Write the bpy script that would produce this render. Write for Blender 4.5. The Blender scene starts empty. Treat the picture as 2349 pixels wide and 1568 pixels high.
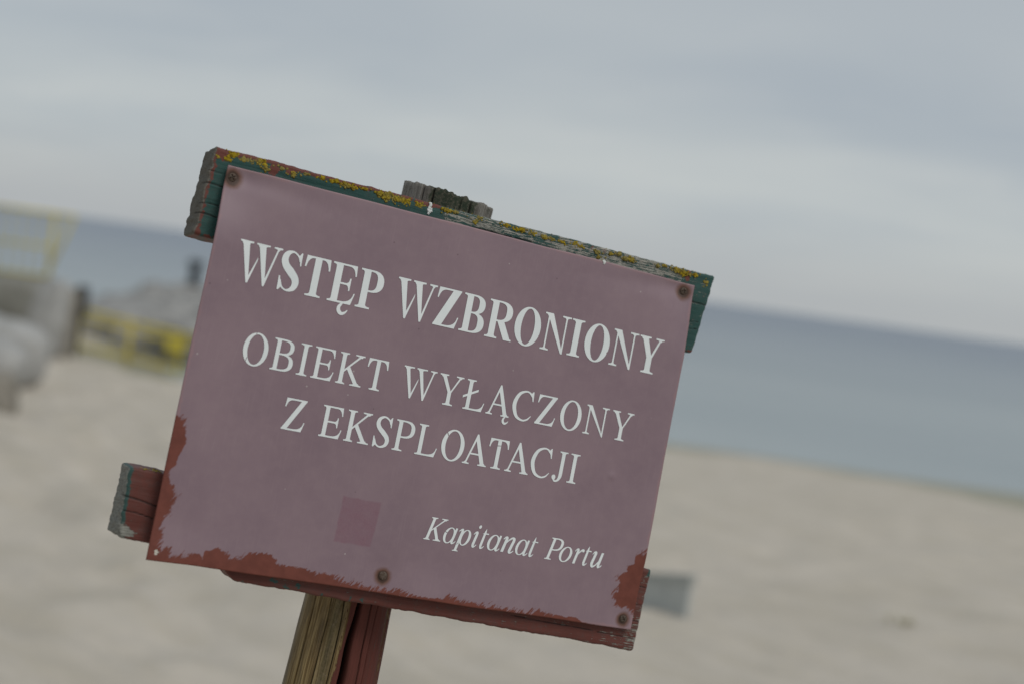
import bpy, bmesh, math, random
import numpy as np
from mathutils import Matrix, Vector
from mathutils.geometry import delaunay_2d_cdt

random.seed(7)
rng = np.random.default_rng(11)
scene = bpy.context.scene
col = scene.collection

# ------------------------------------------------------------------ camera
EYE = 3.2                      # eye height above the sea
F = 3262.0                     # 50 mm lens on a 36 mm sensor, in units of a 2349 px wide picture
CX, CY = 1174.5, 784.0
ROLL = math.radians(7.73)
HOR = 152.0                    # the horizon passes this far above the picture's centre
Uz = np.array([math.sin(ROLL), -math.cos(ROLL), -HOR / F]); Uz /= np.linalg.norm(Uz)
Ux = np.array([math.cos(ROLL), math.sin(ROLL), 0.0])
Uy = np.cross(Uz, Ux)
RW = np.array([Ux, Uy, Uz])    # camera (x right, y down, z forward) -> world
CAMP = np.array([0.0, 0.0, EYE])

cam_d = bpy.data.cameras.new('camera')
cam = bpy.data.objects.new('camera', cam_d)
col.objects.link(cam)
scene.camera = cam
R3 = np.column_stack([RW[:, 0], -RW[:, 1], -RW[:, 2]])
M = Matrix([[*R3[0], 0], [*R3[1], 0], [*R3[2], EYE], [0, 0, 0, 1]])
cam.matrix_world = M
cam_d.lens = 50
cam_d.sensor_width = 36
cam_d.clip_start = 0.05
cam_d.clip_end = 60000
cam_d.dof.use_dof = True
cam_d.dof.focus_distance = 1.665
cam_d.dof.aperture_fstop = 2.35

# ------------------------------------------------------------------ world, sun, exposure
SUN_AZ, SUN_EL = math.radians(128), math.radians(48)     # azimuth clockwise from +Y (the view), so behind right
world = bpy.data.worlds.new('World')
scene.world = world
world.use_nodes = True
wt = world.node_tree
wt.nodes.clear()


def sset(nt, node, key, v):
    s = node.inputs[key]
    if isinstance(v, bpy.types.NodeSocket):
        nt.links.new(v, s)
    else:
        s.default_value = v


def N(nt, typ, ins=None, out=0, **props):
    n = nt.nodes.new(typ)
    for k, v in props.items():
        setattr(n, k, v)
    for k, v in (ins or {}).items():
        sset(nt, n, k, v)
    return n.outputs[out]


def MATH(nt, op, a, b=0.0, c=0.0, clamp=False):
    n = nt.nodes.new('ShaderNodeMath')
    n.operation = op
    n.use_clamp = clamp
    for i, v in enumerate((a, b, c)):
        sset(nt, n, i, v)
    return n.outputs[0]


def MIX(nt, fac, a, b, mode='MIX'):
    n = nt.nodes.new('ShaderNodeMix')
    n.data_type = 'RGBA'
    n.blend_type = mode
    sset(nt, n, 0, fac)
    sset(nt, n, 6, a)
    sset(nt, n, 7, b)
    return n.outputs[2]


def RAMP(nt, fac, lo, hi, a=0.0, b=1.0):
    n = nt.nodes.new('ShaderNodeMapRange')
    n.clamp = True
    n.interpolation_type = 'SMOOTHSTEP'
    for i, v in enumerate((fac, lo, hi, a, b)):
        sset(nt, n, i, v)
    return n.outputs[0]


def NOISE(nt, vec, scale, detail=4.0, rough=0.55, dist=0.0):
    return N(nt, 'ShaderNodeTexNoise', {'Vector': vec, 'Scale': scale, 'Detail': detail, 'Roughness': rough, 'Distortion': dist})


def MAPV(nt, vec, scale=(1, 1, 1), rot=(0, 0, 0), loc=(0, 0, 0)):
    if any(rot):
        vec = N(nt, 'ShaderNodeMapping', {'Vector': vec, 'Rotation': rot})
    return N(nt, 'ShaderNodeMapping', {'Vector': vec, 'Scale': scale, 'Location': loc})


def c4(r, g, b):
    return (r, g, b, 1.0)


# overcast sky: the physical sky behind a deck of thin grey cloud
skyn = wt.nodes.new('ShaderNodeTexSky')
skyn.sky_type = 'NISHITA'
skyn.sun_disc = False
skyn.sun_elevation = SUN_EL
skyn.sun_rotation = SUN_AZ
skyn.air_density = 1.0
skyn.dust_density = 2.0
tc = wt.nodes.new('ShaderNodeTexCoord')
dirv = tc.outputs['Generated']
sep = wt.nodes.new('ShaderNodeSeparateXYZ')
wt.links.new(dirv, sep.inputs[0])
zc = MATH(wt, 'MAXIMUM', sep.outputs[2], 0.0)
zd = MATH(wt, 'ADD', zc, 0.13)
comb = wt.nodes.new('ShaderNodeCombineXYZ')
wt.links.new(MATH(wt, 'DIVIDE', sep.outputs[0], zd), comb.inputs[0])
wt.links.new(MATH(wt, 'DIVIDE', sep.outputs[1], zd), comb.inputs[1])
cv = comb.outputs[0]
n_big = NOISE(wt, MAPV(wt, cv, (0.40, 0.52, 1), (0, 0, 0.35), (3.1, 7.7, 0)), 1.0, 3.0, 0.45, 0.4)
n_sml = NOISE(wt, MAPV(wt, cv, (0.95, 1.5, 1), (0, 0, 0.3), (11.3, 2.0, 0)), 1.0, 4.5, 0.5, 0.6)
cl = MATH(wt, 'ADD', MATH(wt, 'MULTIPLY', n_big, 0.68), MATH(wt, 'MULTIPLY', n_sml, 0.32))
thick = RAMP(wt, cl, 0.30, 0.62)
CLOUD_DARK = c4(4.35, 4.80, 5.12)
CLOUD_LITE = c4(5.35, 5.66, 5.68)
ccol = MIX(wt, thick, CLOUD_DARK, CLOUD_LITE)
n_mot = NOISE(wt, MAPV(wt, cv, (2.2, 3.2, 1), (0, 0, 0.3), (5.0, 1.0, 0)), 1.0, 5.0, 0.6, 0.8)
ccol = MIX(wt, RAMP(wt, n_mot, 0.50, 0.75, 0.0, 0.35), ccol, c4(5.75, 5.95, 5.90))
# towards the horizon the deck thickens to an even grey, a little warmer and duller
hz = RAMP(wt, zc, 0.0, 0.075, 1.0, 0.0)
ccol = MIX(wt, MATH(wt, 'MULTIPLY', hz, 0.75), ccol, c4(4.45, 4.62, 4.72))
ccol = MIX(wt, MATH(wt, 'MULTIPLY', RAMP(wt, zc, 0.07, 0.24), RAMP(wt, n_big, 0.30, 0.60, 1.0, 0.45)), ccol, c4(3.15, 3.66, 4.32))
skymix = MIX(wt, 0.93, skyn.outputs[0], ccol)
bg = N(wt, 'ShaderNodeBackground', {'Color': skymix, 'Strength': 0.1})
wo = wt.nodes.new('ShaderNodeOutputWorld')
wt.links.new(bg, wo.inputs[0])

sun_d = bpy.data.lights.new('sun', 'SUN')
sun_d.energy = 1.3
sun_d.angle = math.radians(28)
sun_d.color = (1.0, 0.965, 0.91)
sun = bpy.data.objects.new('sun', sun_d)
col.objects.link(sun)
sdir = Vector((math.sin(SUN_AZ) * math.cos(SUN_EL), math.cos(SUN_AZ) * math.cos(SUN_EL), math.sin(SUN_EL)))
sun.rotation_euler = sdir.to_track_quat('Z', 'Y').to_euler()
sun.location = (4, -4, 12)

vs = scene.view_settings
vs.view_transform = 'Standard'
vs.look = 'None'
vs.gamma = 1.0
vs.exposure = 0.0
vs.use_curve_mapping = False
scene.cycles.use_denoising = True
scene.cycles.use_adaptive_sampling = False
scene.cycles.max_bounces = 6


# ------------------------------------------------------------------ helpers
def hash2(ix, iy, seed):
    h = (ix.astype(np.int64) * 374761393 + iy.astype(np.int64) * 668265263 + seed * 974634777) & 0xFFFFFFFF
    h = ((h ^ (h >> 13)) * 1274126177) & 0xFFFFFFFF
    h = ((h ^ (h >> 16)) * 2246822519) & 0xFFFFFFFF
    return ((h ^ (h >> 15)) & 0xFFFFFF) / float(0xFFFFFF)


def vn(x, y, seed=0):
    x = np.asarray(x, float); y = np.asarray(y, float)
    x, y = np.broadcast_arrays(x, y)
    ix = np.floor(x); iy = np.floor(y)
    fx = x - ix; fy = y - iy
    fx = fx * fx * (3 - 2 * fx); fy = fy * fy * (3 - 2 * fy)
    a = hash2(ix, iy, seed); b = hash2(ix + 1, iy, seed)
    c = hash2(ix, iy + 1, seed); d = hash2(ix + 1, iy + 1, seed)
    return (a * (1 - fx) + b * fx) * (1 - fy) + (c * (1 - fx) + d * fx) * fy - 0.5


def fbm(x, y, seed=0, oct=4, g=0.5):
    s = 0.0; a = 1.0
    for o in range(oct):
        s = s + a * vn(np.asarray(x) * 2 ** o, np.asarray(y) * 2 ** o, seed + o * 17)
        a *= g
    return s


def sstep(a, b, x):
    t = np.clip((np.asarray(x, float) - a) / (b - a), 0, 1)
    return t * t * (3 - 2 * t)


def mesh_obj(name, verts, faces, mat, parent=None, smooth=False, attrs=None):
    me = bpy.data.meshes.new(name)
    me.from_pydata([tuple(map(float, v)) for v in verts], [], [tuple(map(int, f)) for f in faces])
    me.update()
    if smooth:
        me.shade_smooth()
    for k, v in (attrs or {}).items():
        at_ = me.attributes.new(k, 'FLOAT', 'POINT')
        at_.data.foreach_set('value', np.asarray(v, np.float32))
    o = bpy.data.objects.new(name, me)
    col.objects.link(o)
    if mat:
        me.materials.append(mat)
    if parent:
        o.parent = parent
    return o


def tag(o, label=None, category=None, group=None, kind=None):
    if label: o['label'] = label
    if category: o['category'] = category
    if group: o['group'] = group
    if kind: o['kind'] = kind
    return o


def empty(name, loc, rz=0.0):
    o = bpy.data.objects.new(name, None)
    o.location = loc
    o.rotation_euler = (0, 0, rz)
    o.empty_display_size = 0.1
    col.objects.link(o)
    return o


def ray(px, py):
    r = RW @ np.array([px - CX, py - CY, F])
    return r / np.linalg.norm(r)


def at(px, py, Y):
    """world point at forward distance Y along the ray through a picture point"""
    r = ray(px, py)
    return CAMP + r * (Y / r[1])


class MB:
    """collects shapes for one mesh"""
    def __init__(self):
        self.v = []; self.f = []

    def box(self, c, s, rot=None):
        b = len(self.v)
        for dx in (-.5, .5):
            for dy in (-.5, .5):
                for dz in (-.5, .5):
                    p = np.array([dx * s[0], dy * s[1], dz * s[2]])
                    if rot is not None: p = rot @ p
                    self.v.append(p + np.asarray(c))
        for q in ((0, 1, 3, 2), (4, 6, 7, 5), (0, 4, 5, 1), (2, 3, 7, 6), (0, 2, 6, 4), (1, 5, 7, 3)):
            self.f.append([b + i for i in q])
        return self

    def tube(self, p, q, r, n=10, r2=None):
        p = np.asarray(p, float); q = np.asarray(q, float)
        d = q - p; d /= np.linalg.norm(d)
        a = np.cross(d, [0, 0, 1.0] if abs(d[2]) < .9 else [1.0, 0, 0]); a /= np.linalg.norm(a)
        c = np.cross(d, a)
        b = len(self.v)
        for e, rr in ((p, r), (q, r if r2 is None else r2)):
            for i in range(n):
                t = 2 * math.pi * i / n
                self.v.append(e + rr * (math.cos(t) * a + math.sin(t) * c))
        for i in range(n):
            j = (i + 1) % n
            self.f.append([b + i, b + j, b + n + j, b + n + i])
        self.f.append([b + i for i in range(n)][::-1]); self.f.append([b + n + i for i in range(n)])
        return self

    def build(self, name, mat, parent=None, smooth=False):
        return mesh_obj(name, self.v, self.f, mat, parent, smooth)


def new_mat(name):
    m = bpy.data.materials.new(name)
    m.use_nodes = True
    nt = m.node_tree
    nt.nodes.clear()
    out = nt.nodes.new('ShaderNodeOutputMaterial')
    b = nt.nodes.new('ShaderNodeBsdfPrincipled')
    nt.links.new(b.outputs[0], out.inputs[0])
    return m, nt, b


def OBJV(nt):
    return nt.nodes.new('ShaderNodeTexCoord').outputs['Object']


def POSV(nt):
    return nt.nodes.new('ShaderNodeNewGeometry').outputs['Position']


def ATTR(nt, name):
    n = nt.nodes.new('ShaderNodeAttribute')
    n.attribute_name = name
    return n.outputs['Fac']


def BUMP(nt, h, strength, dist):
    return N(nt, 'ShaderNodeBump', {'Height': h, 'Strength': strength, 'Distance': dist})


# ------------------------------------------------------------------ ground and sea
def shore(x):
    """forward distance of the waterline; the beach runs further out on the pier's side"""
    return 30.6 + 12.0 * sstep(-6.0, -12.5, x) + 0.5 * np.sin(x * 0.23 + 1.0)


def sand_h(x, y):
    x = np.asarray(x, float); y = np.asarray(y, float)
    yw = shore(x)
    t = (y - 4.0) / (yw - 4.0)
    z = np.where(t < 0, 1.75 + 0.0 * y, 1.75 * (1 - t))
    z = np.where(t > 1, -1.75 * (t - 1) * 1.0, z)
    near = sstep(1.2, 0.85, t)
    z = z + near * (0.30 * fbm(x * 0.16 + 3, y * 0.16, 5, 3) * sstep(2.0, 8.0, y))
    rot = -0.9
    xr = x * math.cos(rot) + y * math.sin(rot); yr = -x * math.sin(rot) + y * math.cos(rot)
    dry = sstep(1.0, 0.80, t)
    z = z + dry * ((0.13 * fbm(xr * 0.9, yr * 2.6, 31, 3) + 0.06 * fbm(xr * 2.0, yr * 6.0, 35, 2)) * sstep(1.0, -0.8, x) + 0.055 * fbm(x * 2.8, y * 2.8, 47, 4))
    z = z + 0.10 * sstep(-1.2, -4.5, x) * sstep(14, 7, y)          # the sand banks up a little on the left
    return z


def graded(lo, hi, fine_lo, fine_hi, step, grow=1.13):
    v = list(np.arange(fine_lo, fine_hi + 1e-6, step))
    s = step
    while v[-1] < hi:
        s *= grow; v.append(v[-1] + s)
    s = step
    while v[0] > lo:
        s *= grow; v.insert(0, v[0] - s)
    return np.array(v)


m_sand, nt, b = new_mat('dry_sand')
p = POSV(nt)
n1 = NOISE(nt, MAPV(nt, p, (0.9, 2.2, 0.5), (0, 0, 0.9)), 1.3, 5, 0.6, 0.4)
n2 = NOISE(nt, p, 9.0, 4, 0.6)
n3 = NOISE(nt, p, 420.0, 2, 0.6)
cs = MIX(nt, RAMP(nt, n1, 0.35, 0.65), c4(0.505, 0.452, 0.370), c4(0.575, 0.518, 0.440))
cs = MIX(nt, MATH(nt, 'MULTIPLY', RAMP(nt, n2, 0.40, 0.70), 0.35), cs, c4(0.470, 0.432, 0.380))
cs = MIX(nt, MATH(nt, 'MULTIPLY', RAMP(nt, n3, 0.45, 0.75), 0.35), cs, c4(0.37, 0.335, 0.275))
sp = nt.nodes.new('ShaderNodeSeparateXYZ'); nt.links.new(p, sp.inputs[0])
wz = MATH(nt, 'ADD', sp.outputs[2], MATH(nt, 'MULTIPLY', MATH(nt, 'SUBTRACT', n1, 0.5), 0.10))
wet = RAMP(nt, wz, 0.20, 0.36, 1.0, 0.0)
cs = MIX(nt, wet, cs, c4(0.300, 0.278, 0.190))
sset(nt, b, 'Base Color', cs)
sset(nt, b, 'Roughness', RAMP(nt, wet, 0, 1, 0.95, 0.45))
sset(nt, b, 'Specular IOR Level', 0.25)
sset(nt, b, 'Normal', BUMP(nt, MATH(nt, 'ADD', n2, MATH(nt, 'MULTIPLY', n3, 0.15)), 0.5, 0.03))

gx = graded(-400, 400, -9.0, 9.0, 0.09)
gy = graded(-60, 400, 2.0, 14.0, 0.09, 1.035)
X, Y = np.meshgrid(gx, gy)
Zs = sand_h(X, Y)
Zs = np.maximum(Zs, -6.0)
nx, ny = len(gx), len(gy)
idx = np.arange(nx * ny).reshape(ny, nx)
quads = np.stack([idx[:-1, :-1], idx[:-1, 1:], idx[1:, 1:], idx[1:, :-1]], -1).reshape(-1, 4)
sand = mesh_obj('sand_beach', np.stack([X, Y, Zs], -1).reshape(-1, 3), quads, m_sand, smooth=True)
tag(sand, 'pale grey beige sand of the beach sloping down to the sea', 'beach', kind='structure')

m_sea, nt, b = new_mat('sea_water')
p = POSV(nt)
sp = nt.nodes.new('ShaderNodeSeparateXYZ'); nt.links.new(p, sp.inputs[0])
w1 = NOISE(nt, MAPV(nt, p, (0.25, 0.9, 1), (0, 0, 0.10)), 1.0, 6, 0.6, 0.4)
w2 = NOISE(nt, MAPV(nt, p, (0.012, 0.035, 1), (0, 0, 0.15)), 1.0, 4, 0.55, 0.3)
w3 = NOISE(nt, MAPV(nt, p, (0.05, 0.35, 1), (0, 0, 0.05)), 1.0, 4, 0.6, 0.5)
shal = RAMP(nt, MATH(nt, 'LOGARITHM', MATH(nt, 'MAXIMUM', sp.outputs[1], 5.0), 10.0), 1.45, 2.75, 1.0, 0.0)
wc = MIX(nt, shal, c4(0.240, 0.272, 0.322), c4(0.400, 0.440, 0.440))
wc = MIX(nt, MATH(nt, 'MULTIPLY', RAMP(nt, w2, 0.4, 0.65), 0.35), wc, c4(0.225, 0.272, 0.300))
wc = MIX(nt, MATH(nt, 'MULTIPLY', RAMP(nt, w3, 0.42, 0.70), 0.45), wc, c4(0.37, 0.405, 0.415))
sset(nt, b, 'Base Color', wc)
sset(nt, b, 'Roughness', 0.42)
sset(nt, b, 'IOR', 1.333)
sset(nt, b, 'Specular IOR Level', 0.30)
sset(nt, b, 'Normal', BUMP(nt, MATH(nt, 'ADD', w1, MATH(nt, 'MULTIPLY', w3, 0.8)), 0.8, 0.25))
sx = graded(-30000, 30000, -40, 40, 1.0, 1.25)
sy = graded(24, 30000, 26, 70, 0.5, 1.12)
X, Y = np.meshgrid(sx, sy)
amp = sstep(28, 36, Y) * sstep(400, 120, Y)
Z = amp * (0.10 * fbm(X * 0.10, Y * 0.42, 71, 3))
nx, ny = len(sx), len(sy)
idx = np.arange(nx * ny).reshape(ny, nx)
quads = np.stack([idx[:-1, :-1], idx[:-1, 1:], idx[1:, 1:], idx[1:, :-1]], -1).reshape(-1, 4)
sea = mesh_obj('sea', np.stack([X, Y, Z], -1).reshape(-1, 3), quads, m_sea, smooth=True)
tag(sea, 'calm grey blue sea reaching to the horizon', 'sea', kind='structure')


def ground(px, py):
    """where the ray through a picture point meets the sand"""
    r = ray(px, py)
    lo, hi = 2.0, 60.0
    for yy in np.arange(2.0, 60.0, 0.05):
        q = CAMP + r * (yy / r[1])
        if q[2] < float(sand_h(q[0], q[1])):
            return q
    return CAMP + r * (31.0 / r[1])


# ------------------------------------------------------------------ materials of the background
def simple_mat(name, c0, c1, scale, rough=0.85, bump=0.4, bd=0.02, spec=0.3):
    m, nt, b = new_mat(name)
    v = OBJV(nt)
    n = NOISE(nt, v, scale, 6, 0.62, 0.3)
    n2 = NOISE(nt, MAPV(nt, v, (1, 1, 0.35)), scale * 4.3, 5, 0.6)
    cc = MIX(nt, RAMP(nt, n, 0.35, 0.65), c4(*c0), c4(*c1))
    cc = MIX(nt, MATH(nt, 'MULTIPLY', RAMP(nt, n2, 0.5, 0.75), 0.4), cc, c4(*[x * 0.6 for x in c0]))
    sset(nt, b, 'Base Color', cc)
    sset(nt, b, 'Roughness', rough)
    sset(nt, b, 'Specular IOR Level', spec)
    sset(nt, b, 'Normal', BUMP(nt, MATH(nt, 'ADD', n, n2), bump, bd))
    return m


m_conc = simple_mat('weathered_concrete', (0.22, 0.22, 0.195), (0.33, 0.325, 0.30), 1.6)
m_conc_l = simple_mat('pale_concrete', (0.30, 0.30, 0.285), (0.42, 0.42, 0.40), 1.9)
m_yel = simple_mat('yellow_paint', (0.50, 0.40, 0.045), (0.60, 0.50, 0.09), 2.5, 0.5, 0.15)
m_rock = simple_mat('breakwater_stone', (0.22, 0.215, 0.205), (0.38, 0.372, 0.355), 2.2)
m_tim = simple_mat('tarred_timber', (0.035, 0.036, 0.036), (0.075, 0.072, 0.066), 6.0)
m_drk = simple_mat('dark_iron', (0.05, 0.06, 0.07), (0.09, 0.10, 0.11), 4.0, 0.6)
m_gbrd = simple_mat('grey_sheet', (0.44, 0.455, 0.435), (0.51, 0.525, 0.505), 7.0, 0.6, 0.2, 0.004)
m_gtop = simple_mat('grey_edge_strip', (0.34, 0.352, 0.33), (0.40, 0.412, 0.39), 9.0, 0.6, 0.2, 0.004)
m_weed = simple_mat('dry_weed', (0.50, 0.455, 0.32), (0.56, 0.515, 0.39), 30.0)


# a lump of concrete or rock: a box grid, rounded and roughened
def lump(name, cen, size, mat, parent=None, seed=1, rough=0.06, rnd=0.35, rot=None, n=14, local=None):
    bm = bmesh.new()
    bmesh.ops.create_cube(bm, size=2.0)
    bmesh.ops.subdivide_edges(bm, edges=bm.edges[:], cuts=n, use_grid_fill=True)
    P = np.array([v.co for v in bm.verts])
    inner = np.clip(P, -(1 - rnd), 1 - rnd)
    d = P - inner
    L = np.linalg.norm(d, axis=1, keepdims=True)
    P2 = np.where(L > 1e-6, inner + rnd * d / np.maximum(L, 1e-6), P)
    P2 = P2 * np.asarray(size) / 2
    k = 2.2 / max(size)
    dn = P2 / np.maximum(np.linalg.norm(P2, axis=1, keepdims=True), 1e-6)
    h = fbm(P2[:, 0] * k * 2 + seed * 3.1, P2[:, 1] * k * 2 + P2[:, 2] * k * 1.7, seed, 4) + \
        fbm(P2[:, 2] * k * 2 + seed, P2[:, 0] * k * 2 - P2[:, 1] * k, seed + 5, 4)
    P2 = P2 + dn * (h * rough * max(size))[:, None]
    if rot is not None:
        P2 = P2 @ np.asarray(rot).T
    for v, q in zip(bm.verts, P2):
        v.co = Vector(q + np.asarray(cen))
    me = bpy.data.meshes.new(name)
    bm.to_mesh(me); bm.free()
    me.shade_smooth()
    me.materials.append(mat)
    o = bpy.data.objects.new(name, me)
    col.objects.link(o)
    if parent: o.parent = parent
    return o


def rotz(a):
    return np.array([[math.cos(a), -math.sin(a), 0], [math.sin(a), math.cos(a), 0], [0, 0, 1]])


def rotx(a):
    return np.array([[1, 0, 0], [0, math.cos(a), -math.sin(a)], [0, math.sin(a), math.cos(a)]])


def roty(a):
    return np.array([[math.cos(a), 0, math.sin(a)], [0, 1, 0], [-math.sin(a), 0, math.cos(a)]])


# ------------------------------------------------------------------ pier head on the left
YA = 27.0


def boulder_px(x0, x1, y0, y1, Y, mat, seed, label, depth=1.0, rot=0.0, rough=0.05, rnd=0.5):
    """a boulder that fills a stretch of the picture at distance Y, sunk to the sand below it"""
    a = at(x0, (y0 + y1) / 2, Y); c = at(x1, (y0 + y1) / 2, Y)
    t = at((x0 + x1) / 2, y0, Y); b_ = at((x0 + x1) / 2, y1, Y)
    w = c[0] - a[0]; h = t[2] - b_[2]
    cx_, cz_ = (a[0] + c[0]) / 2, (t[2] + b_[2]) / 2
    g = min(b_[2], float(sand_h(cx_, Y))) - 0.08
    o = lump('boulder', (0, 0, 0), (w, w * depth, (t[2] - g)), mat, None, seed, rough, rnd, roty(rot), n=9)
    o.location = (cx_, Y + w * depth * 0.25, (t[2] + g) / 2)
    tag(o, label, 'boulder', 'boulders of the revetment under the tall railing')
    return o


m_rock_l = simple_mat('pale_boulder', (0.30, 0.298, 0.285), (0.43, 0.425, 0.41), 1.9)
m_rock_o = simple_mat('olive_boulder', (0.165, 0.160, 0.135), (0.25, 0.245, 0.215), 1.7)
m_rock_b = simple_mat('brown_boulder', (0.20, 0.182, 0.150), (0.30, 0.275, 0.235), 2.3)
boulder_px(-150, 112, 626, 760, YA, m_rock_o, 3, 'large olive grey boulder carrying the tall yellow railing', 0.8, 0.0, 0.02, 0.3)
boulder_px(70, 142, 640, 780, YA - 1.5, m_rock_l, 5, 'pale grey boulder leaning against the olive boulder', 0.9, 0.1)
boulder_px(112, 168, 655, 806, YA + 0.2, m_rock_b, 9, 'tall brown boulder next to the dark timber pile', 0.9, 0.05)
boulder_px(-140, 92, 726, 800, 20.5, m_rock_l, 12, 'flat pale boulder wedged above a dark gap in the revetment', 0.7, 0.14)
boulder_px(-120, 44, 776, 870, 17.5, m_rock_l, 15, 'rounded pale boulder resting on the sand below the flat one', 0.8, 0.1)
boulder_px(-110, 26, 850, 962, 14.2, m_rock_b, 19, 'brown boulder half buried in the sand in front of the pale ones', 0.8)
xr = float(at(140, 650, YA)[0]); top_z = float(at(60, 632, YA)[2])


def railing(name, label, pts, height, n_mid, group=None, mid_h=(0.52, 0.12), balusters=0, r=0.035, brace=None, plates=()):
    """posts at pts (world base points); rails run between them"""
    base = np.array(pts[0])
    root = empty(name, tuple(base))
    tag(root, label, 'railing', group)
    loc = [np.array(q) - base for q in pts]
    up = np.array([0, 0, height])
    for q in loc:
        MB().tube(q - [0, 0, 0.25], q + up, r * 1.5, 10).build('post', m_yel, root, True)
    for a, c in zip(loc[:-1], loc[1:]):
        MB().tube(a + up, c + up, r * 1.25, 10).build('top_rail', m_yel, root, True)
        for hh in mid_h:
            MB().tube(a + [0, 0, height * hh], c + [0, 0, height * hh], r, 8).build('mid_rail', m_yel, root, True)
        for k in range(balusters):
            t = (k + 1) / (balusters + 1)
            q = a + (c - a) * t
            MB().tube(q + [0, 0, height * mid_h[-1]], q + up, r * 0.35, 6).build('baluster', m_yel, root, True)
    if brace is not None:
        for a, c in brace:
            MB().tube(np.array(a) - base, np.array(c) - base, r * 1.1, 8).build('brace', m_yel, root, True)
    for (cpos, sz) in plates:
        MB().box(np.array(cpos) - base, sz).build('plate', m_yel, root)
    return root


q0 = at(110, 640, YA + 0.3); q1 = at(-60, 617, YA + 0.3); q2 = at(-230, 594, YA + 0.3)
zt = top_z - 0.12
hh = float(at(100, 487, YA + 0.3)[2] - zt)
qb = [np.array([q[0], q[1], zt]) for q in (q0, q1, q2)]
e0 = at(172, 497, YA + 0.3); e1 = at(118, 610, YA + 0.3)
rl = railing('yellow_railing', 'tall yellow tubular railing with slanting end stay standing on the olive boulder', qb, hh, 2,
             'yellow pier railings', (0.52, 0.10), 6, 0.024, [(e0, e1), (np.array([q0[0], q0[1], zt + hh]), e0)])

# a dark timber pile at the pier's corner
tp = at(172, 800, 29.6)
tz = float(sand_h(tp[0], tp[1]))
t_top = at(178, 655, 29.6)
pl = empty('timber_pile', (tp[0], tp[1], tz - 0.3))
tag(pl, 'dark tarred timber pile standing beside the tall brown boulder', 'pile')
hp = float(t_top[2]) - tz + 0.3
MB().tube((0, 0, 0), (0.02, 0, hp * 0.66), 0.055, 14, 0.055).build('shaft', m_tim, pl, True)
MB().tube((0.02, 0, hp * 0.66), (0.03, 0, hp), 0.13, 14, 0.125).build('pile_cap', m_tim, pl, True)

# low railing along the waterside
def on_sand(px, py, Y):
    q = at(px, py, Y)
    return np.array([q[0], q[1], float(sand_h(q[0], q[1]))])


rb = []
for px, py in ((176, 808), (290, 835), (404, 862), (520, 884)):
    q = ground(px, py)
    rb.append(np.array([q[0], q[1], q[2]]))
hr = float(at(290, 737, rb[1][1])[2] - rb[1][2])
pc = at(404, 792, rb[2][1] - 0.12)
railing('yellow_railing', 'low yellow railing with a square yellow plate standing at the water behind the sign post', rb, hr, 2,
        'yellow pier railings', (0.80, 0.16,), 2, 0.036, None, [(pc, (0.42, 0.03, 0.36))])

# boulders of the breakwater behind it
spots = []
for k in range(46):
    px = random.uniform(255, 560)
    Yb = random.uniform(34.5, 42)
    spots.append((px, Yb))
spots.sort(key=lambda s: -s[1])
for k, (px, Yb) in enumerate(spots):
    ridge = 630 + 0.14 * (px - 400) + 0.0016 * (min(px, 430) - 430) ** 2 * 0.9
    t = (Yb - 34.5) / 7.5
    py = ridge + 88 * (1 - t) + random.uniform(10, 22)
    q = at(px, py, Yb)
    s = random.uniform(0.75, 1.35)
    rt = rotz(random.uniform(0, 3)) @ rotx(random.uniform(-0.4, 0.4))
    o = lump('boulder', (0, 0, 0), (s * random.uniform(1.0, 1.5), s, s * random.uniform(0.6, 0.85)), m_rock, None, 40 + k, 0.06, 0.55, rt, n=5)
    o.location = (q[0], q[1], q[2] - s * 0.35)
    tag(o, 'grey breakwater boulder heaped behind the low yellow railing', 'boulder', 'boulders heaped on the breakwater')
# rubble core under the heap so that no boulder hangs in the air
c0 = at(430, 690, 38.5)
core = lump('breakwater_core', (0, 0, 0), (6.2, 8.5, 2.0), m_rock, None, 77, 0.03, 0.6, n=16)
core.location = (c0[0], c0[1] + 0.8, c0[2] - 1.15)
tag(core, 'rubble mound of the breakwater under the grey boulders', 'breakwater')

mo = at(446, 640, 39.5)
mp = empty('mooring_post', (mo[0], mo[1], mo[2] - 0.2))
tag(mp, 'dark iron mooring post on top of the boulder heap', 'mooring post')
hm = float(at(444, 596, 39.5)[2] - mo[2]) + 0.2
MB().tube((0, 0, 0), (0, 0, hm * 0.8), 0.17, 14, 0.15).build('shaft', m_drk, mp, True)
MB().tube((0, 0, hm * 0.78), (0, 0, hm), 0.23, 14, 0.21).build('post_head', m_drk, mp, True)

# ------------------------------------------------------------------ things lying on the sand
gr = ground(1576, 1418)
gl = ground(1440, 1384)
dirb = gr - gl; dirb[2] = 0
Lb = np.linalg.norm(dirb); dirb /= Lb
hbr = float(at(1590, 1316, gr[1])[2] - gr[2])
hbl = float(at(1455, 1312, gl[1])[2] - gl[2])
gb = empty('grey_panel', (gr[0], gr[1], gr[2]), math.atan2(dirb[1], dirb[0]))
tag(gb, 'small grey sheet panel with darker top strip standing in the sand behind the sign', 'panel')
def trap(name, xa, xb, za0, zb0, za1, zb1, th, mat, yo=0.0):
    v = []
    for yy in (-th / 2 + yo, th / 2 + yo):
        v += [(xa, yy, za0), (xb, yy, zb0), (xb, yy, zb1), (xa, yy, za1)]
    f = [(0, 1, 2, 3), (7, 6, 5, 4), (0, 4, 5, 1), (1, 5, 6, 2), (2, 6, 7, 3), (3, 7, 4, 0)]
    return mesh_obj(name, v, f, mat, gb)
dzl = float(gl[2] - gr[2])
trap('sheet', -Lb, 0.0, dzl - 0.08, -0.08, dzl + hbl * 0.8, hbr * 0.78, 0.025, m_gbrd)
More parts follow.
